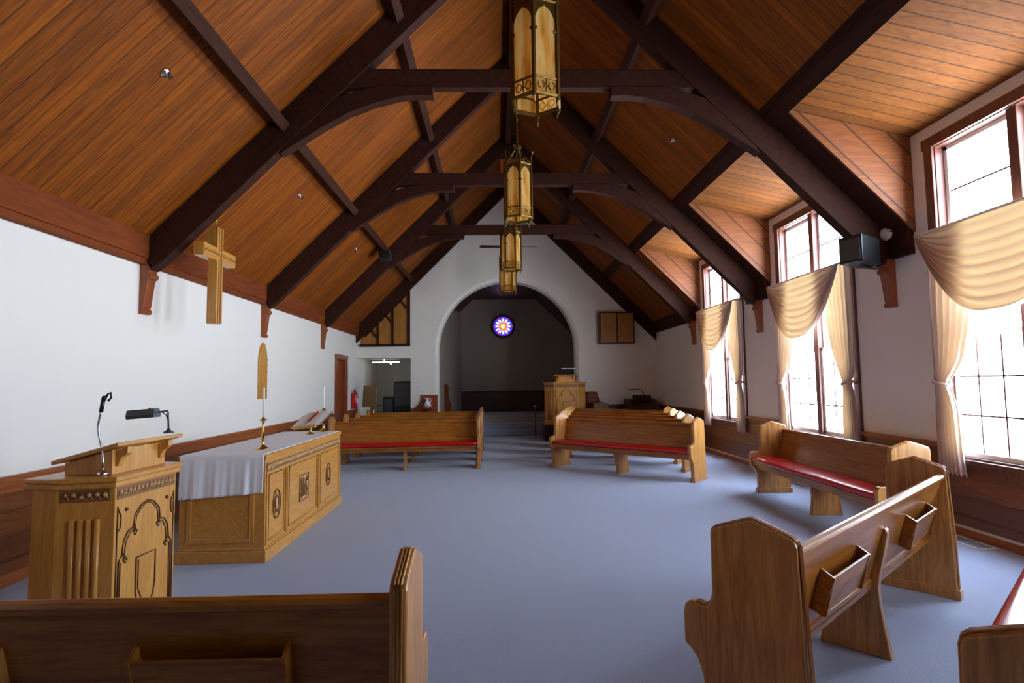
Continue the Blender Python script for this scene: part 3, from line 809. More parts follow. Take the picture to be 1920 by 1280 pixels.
# ---------------------------------------------------------------- altar
AX0, AX1, AY0, AY1, AZ = -2.77, -2.03, 5.125, 7.52, .925
t = thing('altar', 'golden oak altar with three carved front panels under a white cloth', 'altar', (-2.4, 6.27, 0))
T = Matrix.Translation((2.4, -6.27, 0))
MB().box(AX0, AX1, AY0, AY1, .12, AZ - .035, T).build('altar_body', 'gold_h', t, bev=.004)
MB().box(AX0 - .02, AX1 + .02, AY0 - .02, AY1 + .02, 0, .105, T).box(AX0 - .01, AX1 + .01, AY0 - .01, AY1 + .01, .105, .125, T).build('plinth', 'gold_h', t, bev=.006)
MB().box(AX0 - .015, AX1 + .015, AY0 - .015, AY1 + .015, AZ - .035, AZ, T).build('altar_top', 'gold_h', t, bev=.006)
def panel_frame(m, x, ya, yb, za, zb, w=.012, d=.010):
    m.box(x, x + d, ya, yb, za, za + w, T).box(x, x + d, ya, yb, zb - w, zb, T).box(x, x + d, ya, ya + w, za, zb, T).box(x, x + d, yb - w, yb, za, zb, T)
m = MB()
PAN = [(5.19, 5.57), (5.69, 6.56), (6.68, 7.46)]
for a, b in PAN: panel_frame(m, AX1, a, b, .17, .74)
for y in (5.63, 6.62):
    for s in (-.018, .018): m.box(AX1, AX1 + .014, y + s - .009, y + s + .009, .14, .745, T)
for y in (5.155, 7.49): m.box(AX1, AX1 + .012, y - .014, y + .014, .14, .76, T)
m.build('front_moulding', 'gold', t, bev=.003)
m = MB()      # end panel facing the camera
for (xa, xb, za, zb) in ((-2.70, -2.66, .2, .6), (-2.16, -2.12, .2, .6), (-2.70, -2.12, .17, .21)): m.box(xa, xb, AY0 - .012, AY0, za, zb, T)
m.build('end_moulding', 'gold', t, bev=.004)
m = MB(); y = 5.16          # carved vine frieze
MB().box(AX1, AX1 + .006, 5.15, 7.50, .775, .845, T).build('frieze_ground', 'carve_dark', t)
rnd = random.Random(3)
while y < 7.49:
    m.blob((AX1 + .006 + 2.4, y - 6.27, .810 + rnd.uniform(-.012, .012)), rnd.uniform(.011, .017), (.6, 1, 1), 5)
    m.tube([(AX1 + .008 + 2.4, y - 6.27 - .02, .79), (AX1 + .012 + 2.4, y - 6.27, .835), (AX1 + .008 + 2.4, y - 6.27 + .02, .79)], .005, 4); y += .034
m.box(AX1, AX1 + .012, 5.15, 7.50, .768, .776, T).box(AX1, AX1 + .012, 5.15, 7.50, .845, .853, T)
m.build('carved_frieze', 'carve', t, smooth=True)
def emb(m, cy, cz, kind):
    X = AX1 + .007 + 2.4; cy -= 6.27
    def tb(pts, r=.007): m.tube([(X, cy + p[0], cz + p[1]) for p in pts], r, 5)
    if kind == 'omega':
        tb([(.085 * math.sin(a), .13 * math.cos(a)) for a in [k * PI / 12 for k in range(25)]], .006)
        om = [(-.055, -.07), (-.02, -.07), (-.03, -.045), (-.045, -.01), (-.045, .03), (-.03, .062), (0, .075), (.03, .062), (.045, .03), (.045, -.01), (.03, -.045), (.02, -.07), (.055, -.07)]
        tb(om, .009)
    else:
        tb([(-.13, -.13), (.13, -.13), (.13, .13), (-.13, .13), (-.13, -.13)], .006)
        tb([(.13 * math.sin(a), .13 * math.cos(a)) for a in [k * PI / 12 for k in range(25)]], .005)
        tb([(-.075, -.09), (-.085, .05), (-.07, .09)], .012)                                                   # i
        tb([(-.03, -.09), (-.03, .10)], .012); tb([(-.03, .02), (0, .045), (.02, .02), (.018, -.07), (.005, -.09)], .010)  # h
        tb([(.085, .055), (.065, .08), (.045, .055), (.055, .01), (.08, -.03), (.08, -.065), (.06, -.085), (.038, -.06)], .011)  # s
        tb([(-.06, .07), (.02, .07)], .006)
for cy, z, kind in ((5.385, .45, 'omega'), (6.13, .47, 'ihs'), (7.0, .46, 'omega')):
    m = MB(); emb(m, cy, z, kind); e = m.build('emblem', 'carve_dark', t, smooth=True)
    w = .13 if kind == 'ihs' else .05
    MB().box(AX1, AX1 + .004, cy - w, cy + w, z - w, z + w, T).build('emblem_ground', 'carve', e)

# cloth
def cloth(u, v):          # u across X, v along length incl. drops
    x = AX0 + .01 + (AX1 - AX0 - .015) * u
    drop0, drop1, ln = .33 + .05 * (1 - u), .30, AY1 - AY0 + .04
    tot = drop0 + ln + drop1; s = v * tot
    if s < drop0:
        k = (drop0 - s) / drop0
        return (x - .004 * k, AY0 - .024 - (.012 + .009 * math.sin(x * 31 + 1) + .007 * math.sin(x * 53 + 2 * math.sin(x * 9)) + .004 * math.sin(x * 97)) * k, AZ + .004 - (drop0 - s))
    if s < drop0 + ln: return (x, AY0 - .022 + (s - drop0), AZ + .005)
    k = s - drop0 - ln
    return (x, AY1 + .022 + .02 * k + .010 * math.sin(x * 40) * k * 3, AZ + .004 - k)
o = MB().grid(cloth, 70, 160).build('altar_cloth', 'linen', smooth=True, solid=.004)
tag(o, 'white linen cloth lying over the altar and hanging down its end', 'tablecloth')

# candlesticks
def candlestick(x, y, lab):
    t = thing('candlestick', lab, 'candlestick', (x, y, AZ + .008), 0, 'brass candlesticks on the altar')
    pr = [(0, 0), (.062, 0), (.064, .006), (.05, .012), (.035, .018), (.022, .03), (.016, .045), (.013, .07), (.016, .09), (.022, .096), (.022, .102), (.012, .108), (.011, .24), (.014, .262), (.03, .27), (.034, .278), (.034, .282), (.014, .284), (.012, .30), (0, .30)]
    MB().lathe(pr, 24).build('stick', 'brass', t, smooth=True)
    MB().lathe([(0, .284), (.0105, .284), (.0085, .575), (.004, .585), (0, .588)], 14).build('candle', 'wax', t, smooth=True)
    MB().tube([(0, 0, .58), (.001, 0, .598)], .001, 4).build('wick', 'black', t)
candlestick(-2.22, 5.53, 'tall brass candlestick with a white candle on the near end of the altar')
candlestick(-2.22, 7.44, 'brass candlestick with a white candle behind the open book on the altar')
# missal stand with open book
t = thing('book_stand', 'small brass pedestal book stand on the far end of the altar cloth', 'book stand', (-2.27, 7.08, AZ + .008))
MB().lathe([(0, 0), (.058, 0), (.058, .006), (.03, .014), (.014, .03), (.012, .06), (.02, .075), (0, .08)], 20).build('stand_foot', 'brass', t, smooth=True)
R = Matrix.Translation((.01, 0, .155)) @ Matrix.Rotation(math.radians(-20), 4, 'Z') @ Matrix.Rotation(math.radians(30), 4, 'X') @ Matrix.Rotation(math.radians(-8), 4, 'Y') @ Matrix.Scale(1.12, 4)
MB().box(-.15, .15, -.13, .13, -.006, .004, R).box(-.15, .15, -.14, -.125, .0, .025, R).build('stand_plate', 'brass', t, bev=.002)
MB().tube([(0, 0, .07), (0, 0, .155)], .010).build('stand_stem', 'brass', t)
t = thing('open_book', 'large open book with a red ribbon on the brass stand', 'book', (-2.27, 7.08, AZ + .008))
m = MB().box(-.21, .21, -.13, .14, .006, .011, R); m.build('book_cover', 'groove', t, bev=.002)
m = MB()
for s in (-1, 1):
    top = [(s * .2 * i / 10, .014 + .030 * math.sin(min(1, i / 10 * 1.15) * PI) ** .6 * (1 - .35 * i / 10)) for i in range(11)]
    m.prism(top + [(s * .2, .011), (0, .011)], -.12, .13, 'y', R)
m.build('page_block', 'paper', t)
MB().prism([(.002, .02), (.02, .047), (.034, .049), (.012, .02)], -.05, .135, 'y', R).build('ribbon', 'ribbon', t)

# ---------------------------------------------------------------- near lectern-pulpit (beside the altar)
def tracery(m, G, w, z0, z1):
    """gothic arch lines on a plane: G(s,z,out) -> point; w half width"""
    def tb(pts, r=.005): m.tube([G(p[0], p[1], .003) for p in pts], r, 5)
    zc = z1
    top = zc - .03
    # main pointed, cusped arch
    for s in (-1, 1):
        a1 = [(s * .0, top), (s * w * .22, top - .02), (s * w * .42, top - .07), (s * w * .46, top - .13), (s * w * .40, top - .165)]
        a2 = [(s * w * .46, top - .14), (s * w * .62, top - .15), (s * w * .76, top - .20), (s * w * .80, top - .27), (s * w * .70, top - .31)]
        tb(a1); tb(a2); tb([(p[0] * .86, p[1] - .012) for p in a1], .003); tb([(p[0] * .9, p[1] - .012) for p in a2], .003)
        tb([(s * w * .80, top - .28), (s * w * .90, top - .31), (s * w * .90, z0 + .04)]); tb([(s * w * .84, top - .32), (s * w * .84, z0 + .04)], .003)
        tb([(s * w * .97, top + .01), (s * w * .97, z0 + .03)], .0035)
        tb([(s * w * .97, top), (s * w * .86, top - .05), (s * w * .88, top - .12), (s * w * .97, top - .14)], .004)
        for (px, pz) in ((.40, .165), (.70, .31)):      # leaf cusps
            for dx, dz in ((-.012, 0), (.012, 0), (0, -.018), (0, .012)): q = G(s * w * px + dx, top - pz + dz, .003); m.blob(q, .008, (1, 1, 1), 4)
        q = G(s * w * .7, top - .02, .003); m.blob(q, .012, (1, 1, 1), 4)
    # shield below
    zs = top - .33
    tb([(-w * .33, zs), (-w * .33, zs - .20), (-w * .27, zs - .27), (-w * .1, zs - .33), (0, zs - .35), (w * .1, zs - .33), (w * .27, zs - .27), (w * .33, zs - .20), (w * .33, zs), (-w * .33, zs)], .0045)
    tb([(-w * .25, zs - .02), (-w * .25, zs - .19), (-w * .1, zs - .27)], .003)
def frieze(m, G, a, b, z0, z1, seed=1):
    r = random.Random(seed); n = int((b - a) / .035)
    for i in range(n):
        s = a + (b - a) * (i + .5) / n
        m.blob(G(s, (z0 + z1) / 2 + r.uniform(-.008, .008), .004), r.uniform(.009, .014), (1, 1, 1), 4)
        m.tube([G(s - .016, z0 + .008, .003), G(s, z1 - .008, .008), G(s + .016, z0 + .008, .003)], .0035, 4)
def flutes(m, G, c, z0, z1, n=4, w=.042):
    for i in range(n):
        s = c + (i - (n - 1) / 2) * w
        m.tube([G(s, z0, .002), G(s, z1, .002)], w * .36, 8)

def pulpit(t, hb, zl, front_w, wx, wy, px, py):
    """local frame: front faces +X at x=0. half front width front_w; wing end at (-wx, +-wy); rear pier end (-px, +-py)"""
    i = .03
    body = [(-i, -front_w + i), (-i, front_w - i), (-wx, wy - i), (-px + i, py - i), (-px + i, -py + i), (-wx, -wy + i)]
    MB().prism(body, hb, zl - .06, 'z').build('pulpit_body', 'gold', t, bev=.004)
    led = [(0, -front_w), (0, front_w), (-wx, wy), (-px, py), (-px, -py), (-wx, -wy)]
    MB().prism(led, zl - .03, zl, 'z').build('ledge', 'gold_h', t, bev=.008)
    led2 = [(p[0] - .012, p[1] * .965) for p in led]
    MB().prism(led2, zl - .065, zl - .03, 'z').build('ledge_moulding', 'gold_h', t, bev=.01)
    bs = [(-i + .015, -front_w + i - .012), (-i + .015, front_w - i + .012), (-wx, wy - i + .015), (-px + i - .01, py - i + .015), (-px + i - .01, -py + i - .015), (-wx, -wy + i - .015)]
    MB().prism(bs, hb, hb + .09, 'z').build('plinth', 'gold_h', t, bev=.006)
    def GF(s, z, o): return (-i + o, s, z)
    def wing(sg):
        a = Vector((-i, sg * (front_w - i), 0)); b = Vector((-wx, sg * (wy - i), 0)); e = (b - a).normalized(); n = Vector((-e.y, e.x, 0)) * (1 if sg > 0 else -1)
        if n.y * sg < 0: n = -n
        return (lambda s, z, o: tuple(a + e * s + n * o + Vector((0, 0, z)))), (b - a).length
    m = MB(); frieze(m, GF, -front_w + .05, front_w - .05, zl - .135, zl - .075, 2); m.build('carved_frieze', 'carve', t, smooth=True)
    for sg in (-1, 1):
        G, ln = wing(sg); m = MB(); frieze(m, G, .03, ln - .03, zl - .135, zl - .075, 5); m.build('carved_frieze', 'carve', t, smooth=True)
    m = MB()
    m.box(-i, -i + .003, -front_w + .045, front_w - .045, zl - .14, zl - .07)
    for sg in (-1, 1):
        G, ln = wing(sg); q = [G(.025, zl - .14, .002), G(ln - .02, zl - .14, .002), G(ln - .02, zl - .07, .002), G(.025, zl - .07, .002)]
        m.bm.faces.new([m.bm.verts.new(p_) for p_ in q])
    m.build('frieze_ground', 'carve_dark', t)
    m = MB(); tracery(m, GF, front_w - .045, hb + .08, zl - .16); m.build('tracery', 'groove', t, smooth=True)
    for sg in (-1, 1):
        G, ln = wing(sg)
        for i_ in range(4):
            m = MB(); flutes(m, G, ln * .5 + (i_ - 1.5) * .042, hb + .12, zl - .24, 1); m.build('flute', 'gold', t, smooth=True)
def desk(t, zl, hw, x0, x1, zb, zf):
    """reading desk: body between x0 (back) and x1 (front), slab rising toward the front"""
    MB().prism([(x0, zl), (x1, zl), (x1, zf - .035), (x0, zb - .01)], -hw, hw, 'y').build('desk_body', 'gold', t, bev=.004)
    sl = (zf - zb) / (x1 - x0 + .11)
    MB().prism([(x0 - .03, zb - .012), (x1 + .08, zf - .012), (x1 + .08, zf + .012), (x0 - .03, zb + .012)], -hw - .065, hw + .065, 'y').build('desk_top', 'gold_h', t, bev=.005)
    for s in (-1, 1):
        y = s * (hw - .05)
        pr = [(x1, zl + .045), (x1, zf - .045), (x1 + .07, zf - .022), (x1 + .07, zf - .06), (x1 + .055, zf - .075), (x1 + .035, zf - .085), (x1 + .022, zf - .11), (x1 + .015, zl + .05)]
        MB().prism(pr, y - .02, y + .02, 'y').build('bracket', 'gold', t, bev=.003)
t = thing('lectern', 'golden oak carved lectern at left with a sloping desk and microphone', 'lectern', (-2.168, 3.70, 0), math.radians(-4))
pulpit(t, 0, 1.02, .31, .32, .388, .51, .366)
desk(t, 1.02, .24, -.375, -.085, 1.10, 1.205)
RL = Matrix.Translation((-2.168, 3.70, 0)) @ Matrix.Rotation(math.radians(-4), 4, 'Z')
# gooseneck microphone stand
p = RL @ Vector((-.125, -.262, 1.02))
t = thing('microphone_stand', 'chrome gooseneck with an empty black microphone clip on the lectern ledge', 'microphone stand', p)
MB().lathe([(0, 0), (.028, 0), (.028, .02), (.016, .026), (.014, .034), (0, .034)], 16).build('flange', 'chrome', t, smooth=True)
MB().tube([(0, 0, .02), (0, 0, .08), (-.010, 0, .16), (-.030, 0, .24), (-.036, 0, .30), (-.026, 0, .36), (-.022, 0, .38)], .0065, 10).build('gooseneck', 'chrome', t, smooth=True)
m = MB().tube([(-.022, 0, .37), (-.010, 0, .452)], .011, 10).blob((-.006, 0, .455), .014).tube([(-.004, 0, .44), (.012, 0, .475), (.030, 0, .485), (.034, 0, .455), (.016, 0, .435)], .006, 8)
m.build('clip', 'black', t, smooth=True)
# desk lamp
p = RL @ Vector((-.075, .255, 1.222))
t = thing('desk_lamp', 'grey metal reading lamp on the lectern desk', 'lamp', p)
MB().lathe([(0, 0), (.032, 0), (.030, .01), (.014, .018), (.009, .03), (0, .03)], 16).build('base', 'grey', t, smooth=True)
MB().tube([(0, 0, .02), (-.006, 0, .14), (-.012, 0, .150), (-.07, 0, .142)], .006, 8).tube([(-.006, 0, .09), (-.02, 0, .125), (-.05, 0, .142)], .004, 6).build('arm', 'grey', t, smooth=True)
R = Matrix.Translation((-.165, 0, .135)) @ Matrix.Rotation(math.radians(-4), 4, 'Y')
MB().prism([(-.04, -.032), (.04, -.032), (.045, -.008), (.028, .028), (-.028, .028), (-.045, -.008)], -.10, .085, 'x', R).blob((-.13, 0, .165), .008).build('shade', 'grey', t, bev=.005)

# ---------------------------------------------------------------- far pulpit
o = MB().prism([(1.28, 14.98), (2.42, 14.98), (2.42, 15.8), (1.28, 15.8)], 0, .40, 'z').build('pulpit_platform', 'darkwood', bev=.008)
tag(o, 'low dark platform under the pulpit right of the chancel arch', 'platform')
t = thing('pulpit', 'tall golden oak pulpit with fluted sides beside the chancel arch', 'pulpit', (1.87, 15.02, .40), -PI / 2)
pulpit(t, 0, 1.12, .34, .26, .58, .62, .56)
desk(t, 1.12, .25, -.36, -.06, 1.24, 1.30)
t = thing('desk_lamp', 'thin white reading lamp on top of the far pulpit', 'lamp', (2.12, 15.15, 1.70))
MB().lathe([(0, -.02), (.03, -.02), (.02, 0), (.006, .01), (0, .01)], 12).build('base', 'grey', t, smooth=True)
MB().tube([(0, 0, 0), (.02, 0, .16), (.01, 0, .175)], .006).build('arm', 'white', t)
MB().box(-.36, .02, -.03, .03, .165, .185).build('shade', 'white', t, bev=.006)

# ---------------------------------------------------------------- far left corner
t = thing('pitcher', 'white china pitcher standing in its basin on the small shelf', 'pitcher', (-1.87, YF - .17, .90))
MB().lathe([(0, 0), (.045, 0), (.05, .01), (.072, .06), (.07, .10), (.045, .15), (.036, .18), (.048, .215), (.052, .225), (.046, .222), (.03, .18), (0, .17)], 20).build('jug', 'china', t, smooth=True)
MB().tube([(.045, 0, .20), (.085, 0, .215), (.10, 0, .17), (.09, 0, .11), (.066, 0, .075)], .008, 8).build('handle', 'china', t, smooth=True)
MB().prism([(-.045, .195), (-.085, .235), (-.04, .225)], -.02, .02, 'y').build('spout', 'china', t, bev=.005)
o = MB().lathe([(0, 0), (.06, 0), (.10, .03), (.14, .075), (.15, .085), (.135, .078), (.09, .035), (0, .02)], 24).build('basin', 'china', smooth=True, loc=(-1.87, YF - .17, .872))
tag(o, 'white china basin holding the pitcher', 'basin')
t = thing('wall_shelf', 'small brown bracket shelf under the white basin', 'shelf', (-1.87, YF - .05, .87))
MB().box(-.17, .17, -.27, 0, -.03, 0).build('shelf_board', 'doorwood', t, bev=.006)
MB().prism([(-.22, -.03), (0, -.03), (0, -.22), (-.05, -.20), (-.09, -.11)], -.03, .03, 'x').build('bracket', 'doorwood', t, bev=.004)

# fire extinguisher
t = thing('fire_extinguisher', 'red fire extinguisher on the left wall past the door', 'fire extinguisher', (XL + .09, 15.3, .88))
MB().lathe([(0, 0), (.07, 0), (.078, .012), (.078, .36), (.06, .41), (.028, .43), (.028, .45), (0, .45)], 20).build('cylinder', 'red', t, smooth=True)
MB().box(-.02, .02, -.02, .02, .45, .49).box(-.012, .012, -.09, .03, .49, .50).box(-.012, .012, -.09, .0, .52, .53).build('valve', 'black', t)
MB().tube([(0, .03, .47), (.04, .09, .42), (.05, .10, .25), (.04, .09, .10)], .010, 8).build('hose', 'black', t, smooth=True)
MB().box(.060, .0795, -.045, .045, .14, .28).build('label_band', 'white', t)

# leaning folded tables in side room
def panel_thing(name, lab, cat, c, sx, sz, th, mat, tilt, rz):
    t = thing(name, lab, cat, c, rz)
    R = Matrix.Rotation(tilt, 4, 'X')
    MB().box(-sx / 2, sx / 2, -th / 2, th / 2, .0, sz, R).build('panel', mat, t, bev=.01)
    return t, R
t, R = panel_thing('folding_table', 'brown folding table leaning upright in the side room opening', 'folding table', (-3.42, 15.35, .0), .40, 1.50, .05, 'board', math.radians(-6), math.radians(-16))
MB().tube([(.16, -.05, 0), (.16, -.05, .85)], .015, 8, R).tube([(-.1, -.05, 0), (-.1, -.05, .85)], .015, 8, R).tube([(-.1, -.05, .1), (.16, -.05, .1)], .012, 8, R).build('folded_legs', 'chrome', t)
t, R = panel_thing('display_board', 'pale grey board leaning in front of the folding table', 'board', (-3.46, 15.14, .0), .26, .92, .03, 'white', math.radians(-4), math.radians(-10))
t = thing('speaker_cabinet', 'tall black cabinet in the side room', 'cabinet', (-2.66, 16.6, 0))
MB().box(-.24, .28, -.25, .25, 0, 1.60).build('cabinet_box', 'black', t, bev=.01)
MB().box(-.21, .25, -.256, -.25, .9, 1.55).build('front_cloth', 'grey', t)
m = MB().box(-.2, .26, -.2, .2, 1.62, 1.64)
m.box(-.2, .26, -.2, .2, 1.70, 1.715).box(-.2, -.18, -.2, .2, 1.64, 1.70).box(.24, .26, -.2, .2, 1.64, 1.70)
o = m.build('letter_tray', 'white', bev=.002, loc=(-2.66, 16.6, -.018)); tag(o, 'white tray lying on the tall black cabinet', 'tray')
t = thing('amplifier', 'short black amplifier box beside the tall black cabinet', 'amplifier', (-3.06, 16.5, 0))
MB().box(-.14, .14, -.2, .2, 0, 1.16).build('case', 'black', t, bev=.01); MB().box(-.11, .11, -.206, -.2, .6, 1.1).build('grille', 'grey', t)
o = MB().prism([(-3.8, 0), (-2.5, 0), (-2.5, .62), (-2.7, .70), (-3.3, .74), (-3.8, .60)], 16.0, 16.25, 'y').build('stored_table', 'darkwood', bev=.02); tag(o, 'low dark table standing across the side room', 'table')
t = thing('cable_loop', 'dark cable looped over the low table in the side room', 'cable', (-3.2, 16.12, .74))
MB().tube([(.22 * math.cos(a), 0, .20 * math.sin(a) + .0) for a in [PI * k / 10 for k in range(11)]], .010, 6).build('cable', 'black', t)
t = thing('glow_tube', 'slim tube under the side room ceiling with an added glow', 'ceiling fitting', (-3.3, 17.0, 2.17))
MB().tube([(-.35, 0, 0), (.45, 0, 0)], .02).tube([(0, 0, 0), (0, 0, .08)], .015).blob((.2, 0, -.03), .04).build('tube', 'tube', t, smooth=True)  # ceiling tube made to glow so the side room is lit

# choir stall behind the arch
t = thing('choir_stall', 'brown carved choir stall end just inside the arch at left', 'choir stall', (-1.72, 17.1, .51))
MB().prism([(0, 0), (.40, 0), (.40, .44), (.33, .50), (.31, .94), (.25, .99), (.0, .99)], .0, .06, 'y').build('stall_end', 'plate', t, bev=.01)
m = MB()
for k in range(6): m.blob((.27 + .02 * (k % 2), -.005, .52 + k * .08), .03)
for k in range(5): m.blob((.34 + .02 * (k % 2), -.005, .08 + k * .08), .03)
m.build('carving', 'plate', t, smooth=True)
t = thing('handrail', 'thin dark handrail post beside the chancel steps', 'handrail', (1.12, 16.25, 0))
MB().tube([(0, 0, 0), (0, 0, .82)], .016).lathe([(0, 0), (.05, 0), (.05, .01), (.02, .015), (0, .015)], 12).build('post', 'grey', t, smooth=True)
MB().blob((0, 0, .84), .032).build('knob', 'chrome', t, smooth=True)

# rose window in the chancel
t = bpy.data.objects.new('window_5', None); COL.objects.link(t); t['kind'] = 'structure'; t.location = (.29, CY - .02, 3.50)
m = MB(); n = 40
prof = [(.335, -.0), (.335, -.03), (.37, -.06), (.42, -.05), (.425, 0)]
v = [[m.bm.verts.new((r * math.cos(2 * PI * k / n), y, r * math.sin(2 * PI * k / n))) for r, y in prof] for k in range(n)]
for k in range(n):
    for j in range(len(prof) - 1): m.bm.faces.new([v[k][j], v[(k + 1) % n][j], v[(k + 1) % n][j + 1], v[k][j + 1]])
m.build('rose_frame', 'darkwood', t, smooth=True)
m = MB(); m.bm.faces.new([m.bm.verts.new((.34 * math.cos(2 * PI * k / n), -.008, .34 * math.sin(2 * PI * k / n))) for k in range(n)])
m.build('stained_glass', 'rose', t)
m = MB()
for r in (.11, .2, .28):
    m.tube([(r * math.cos(2 * PI * k / 36), -.012, r * math.sin(2 * PI * k / 36)) for k in range(36)], .004, 5, closed=True)
for k in range(12):
    a = k * PI / 6; m.tube([(.11 * math.cos(a), -.012, .11 * math.sin(a)), (.33 * math.cos(a), -.012, .33 * math.sin(a))], .003, 5)
m.build('leading', 'black', t)
MB().tube([(-.42, -.02, .30), (-.38, -.02, .42), (0, -.02, .56), (.38, -.02, .42), (.42, -.02, .30)], .018, 6).build('hood_mould', 'plaster_chancel', t)

# shuttered chamber box on far wall
t = thing('wall_cabinet', 'brown two-door wooden cabinet high on the far wall right of the arch', 'cabinet', (3.40, YF, 3.0))
MB().box(-.49, .49, -.22, 0, -.44, .44).build('cabinet_body', 'darkwood', t, bev=.006)
for s in (-1, 1):
    a, b = sorted((s * .025, s * .45)); MB().box(a, b, -.24, -.22, -.41, .41).build('cabinet_door', 'organ', t, bev=.005)
# dark organ console, lamp and small chests on the right
t = thing('organ_console', 'dark organ console against the far wall behind the pews', 'organ', (4.05, 15.2, 0))
m = MB().box(-.62, .45, -.3, .5, 0, .78).prism([(-.3, .78), (.5, .78), (.5, 1.04), (.1, 1.02)], -.5, .3, 'x')
m.build('console_case', 'darkwood', t, bev=.02)
MB().box(-.52, .1, -.42, -.22, .72, .76).build('keyboard', 'white', t, bev=.004)
MB().prism([(-.05, 1.0), (.1, 1.0), (.16, 1.14), (.12, 1.14)], -.35, .15, 'x').build('music_rest', 'darkwood', t, bev=.01)
t = thing('gooseneck_lamp', 'dark gooseneck lamp on the organ console', 'lamp', (4.0, 15.3, 1.045))
MB().tube([(0, 0, 0), (0, 0, .1), (-.03, 0, .2), (-.10, 0, .25), (-.38, 0, .25)], [.02, .02, .016, .014, .014], 8).build('neck', 'grey', t, smooth=True)
MB().box(-.44, -.2, -.04, .04, .225, .255).build('shade', 'grey', t, bev=.008)
t = thing('tall_chest', 'brown slatted chest against the far wall beside the pulpit', 'chest', (2.66, 15.5, 0))
MB().prism([(-.2, 0), (.16, 0), (.16, .95), (.08, 1.24), (-.2, 1.24)], -.2, .3, 'y').build('chest_body', 'plate', t, bev=.01)
m = MB()
for z in (.92, 1.02, 1.12): m.box(-.18, .07, -.215, -.2, z, z + .04)
m.build('slat', 'darkwood', t)
t = thing('small_chest', 'pale brown lidded box standing in front of the slatted chest', 'box', (2.76, 15.05, 0))
MB().prism([(-.2, 0), (.2, 0), (.2, .94), (0, 1.0), (-.2, .95)], -.18, .18, 'y').build('box_body', 'wains', t, bev=.01)

# ---------------------------------------------------------------- fittings at right and above
t = thing('loudspeaker', 'black loudspeaker hung below the nearest right rafter foot', 'loudspeaker', (4.02, 6.05, 2.92), math.radians(25))
MB().prism([(-.16, -.14), (.16, -.16), (.16, .13), (-.16, .16)], -.13, .13, 'y').build('speaker_case', 'black', t, bev=.012)
MB().box(-.168, -.158, -.11, .11, -.11, .12).build('grille', 'grey', t)
MB().tube([(.1, .1, .1), (.1, .2, .2)], .015).box(.02, .3, -.02, .02, -.18, -.16).build('speaker_bracket', 'grey', t)
t = thing('security_camera', 'white dome camera on the nearest right rafter foot', 'camera', (4.44, 6.155, 3.15))
R = Matrix.Rotation(math.radians(90), 4, 'X')
m = MB().lathe([(0, .0), (.075, 0), (.075, .02), (.068, .05), (.06, .055), (0, .055)], 20)
for v in m.bm.verts: v.co = R @ v.co; 
for v in m.bm.verts: v.co.y = v.co.y + .05
m.build('camera_base', 'white', t, smooth=True)
m = MB().blob((0, -.01, -.01), .055); m.build('dome', 'white', t, smooth=True)
m = MB().box(-.03, .045, -.068, -.055, .0, .014); m.build('visor_slot', 'black', t)
t = thing('black_projector', 'small black box fixed to the lower left purlin far down the nave', 'projector', (-2.32, 12.0, roof(-2.32) - .36))
MB().box(-.1, .12, -.17, .17, -.09, .08).build('case', 'black', t, bev=.01); MB().box(.0, .06, -.176, -.17, -.03, .0).build('lens_strip', 'chrome', t)

# floor registers
for (x, y, lab) in ((4.36, 5.25, 'white metal floor register by the nearest window'), (4.36, 8.2, 'white metal floor register by the middle window'), (4.36, 11.2, 'white metal floor register by the farthest window')):
    t = thing('floor_register', lab, 'floor vent', (x, y, 0), 0, 'floor registers under the windows')
    MB().box(-.09, .09, -.22, -.205, 0, .008).box(-.09, .09, .205, .22, 0, .008).box(-.09, -.075, -.22, .22, 0, .008).box(.075, .09, -.22, .22, 0, .008).build('rim', 'white', t)
    m = MB()
    for k in range(12): m.box(-.075, .075, -.2 + k * .034, -.19 + k * .034, 0, .005)
    m.build('grate', 'carpet', t)

# ---------------------------------------------------------------- light
w = bpy.data.worlds.new('World'); S.world = w; w.use_nodes = True
bg = w.node_tree.nodes['Background']; bg.inputs[0].default_value = (.74, .87, 1.0, 1); bg.inputs[1].default_value = 7.0
wn = w.node_tree; g_ = N(wn, 'ShaderNodeTexCoord'); sx_ = N(wn, 'ShaderNodeSeparateXYZ'); wn.links.new(g_.outputs['Generated'], sx_.inputs[0])
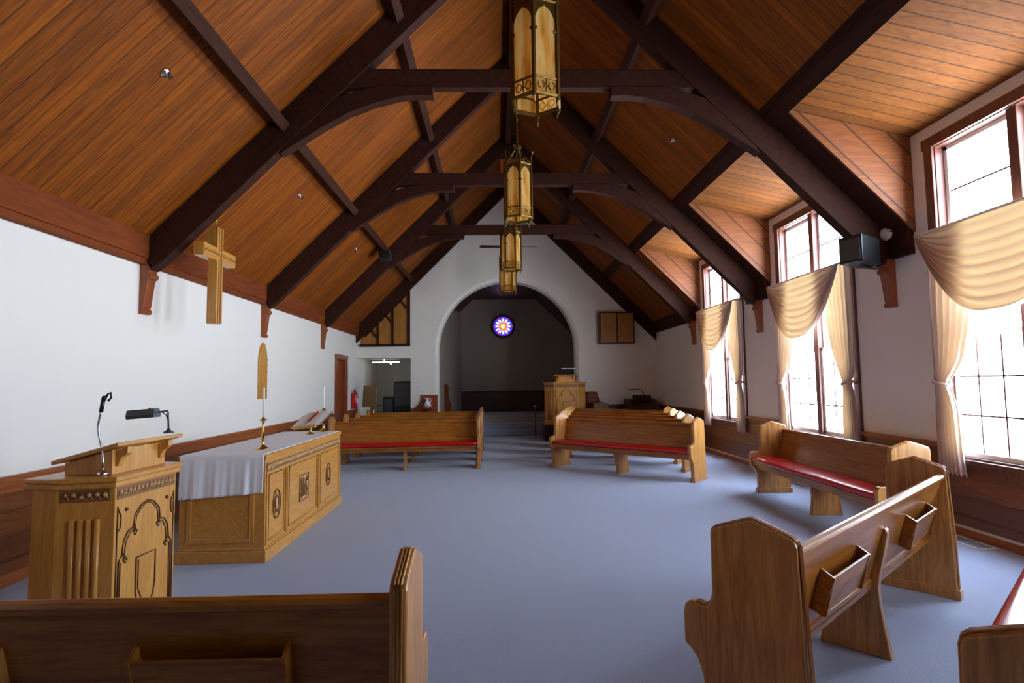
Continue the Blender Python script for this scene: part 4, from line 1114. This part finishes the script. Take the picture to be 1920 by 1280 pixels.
# hazy sky above; ground glow below the horizon boosted to uplight the ceiling
wn.links.new(ramp(wn, mathn(wn, 'MULTIPLY_ADD', sx_.outputs[2], 0.5, 0.5), [(0.0, (1.35, 1.5, 1.65)), (0.46, (1.35, 1.5, 1.65)), (0.5, (.95, 1.1, 1.25)), (1.0, (.62, .84, 1.12))]), bg.inputs[0])
for k, c in enumerate(WC):
    ld = bpy.data.lights.new('window_portal', 'AREA'); ld.shape = 'RECTANGLE'; ld.size = 1.8; ld.size_y = 3.15; ld.cycles.is_portal = True
    o = bpy.data.objects.new('window_portal', ld); COL.objects.link(o); o.location = (XR + .19, c, 2.335)
    o.rotation_euler = (Matrix(((0, 0, 1), (1, 0, 0), (0, 1, 0))).to_euler())
    # area lights shine along local -Z: turn it to face -X
S.view_settings.view_transform = 'Standard'; S.view_settings.look = 'None'; S.view_settings.gamma = 1.0
S.view_settings.use_curve_mapping = False
S.view_settings.exposure = 1.8
try:
    S.cycles.max_bounces = 14; S.cycles.diffuse_bounces = 8; S.cycles.transparent_max_bounces = 16; S.cycles.sample_clamp_indirect = 8
except Exception: pass

# ---------------------------------------------------------------- camera
F_PX, PIT, YAW, ROL = 1064.4, math.radians(4.073), math.radians(1.723), math.radians(.741)
cp, sp, cy_, sy = math.cos(PIT), math.sin(PIT), math.cos(YAW), math.sin(YAW)
R0 = Vector((cy_, -sy, 0)); Fw = Vector((sy * cp, cy_ * cp, sp)); U0 = Vector((-sy * sp, -cy_ * sp, cp))
Rv = math.cos(ROL) * R0 - math.sin(ROL) * U0; Uv = math.sin(ROL) * R0 + math.cos(ROL) * U0
cd = bpy.data.cameras.new('camera'); cd.lens = F_PX * 36 / 1920; cd.sensor_width = 36; cd.clip_start = .05
cam = bpy.data.objects.new('camera', cd); COL.objects.link(cam)
cam.matrix_world = Matrix(((Rv.x, Uv.x, -Fw.x, 0), (Rv.y, Uv.y, -Fw.y, 0), (Rv.z, Uv.z, -Fw.z, H), (0, 0, 0, 1)))
S.camera = cam
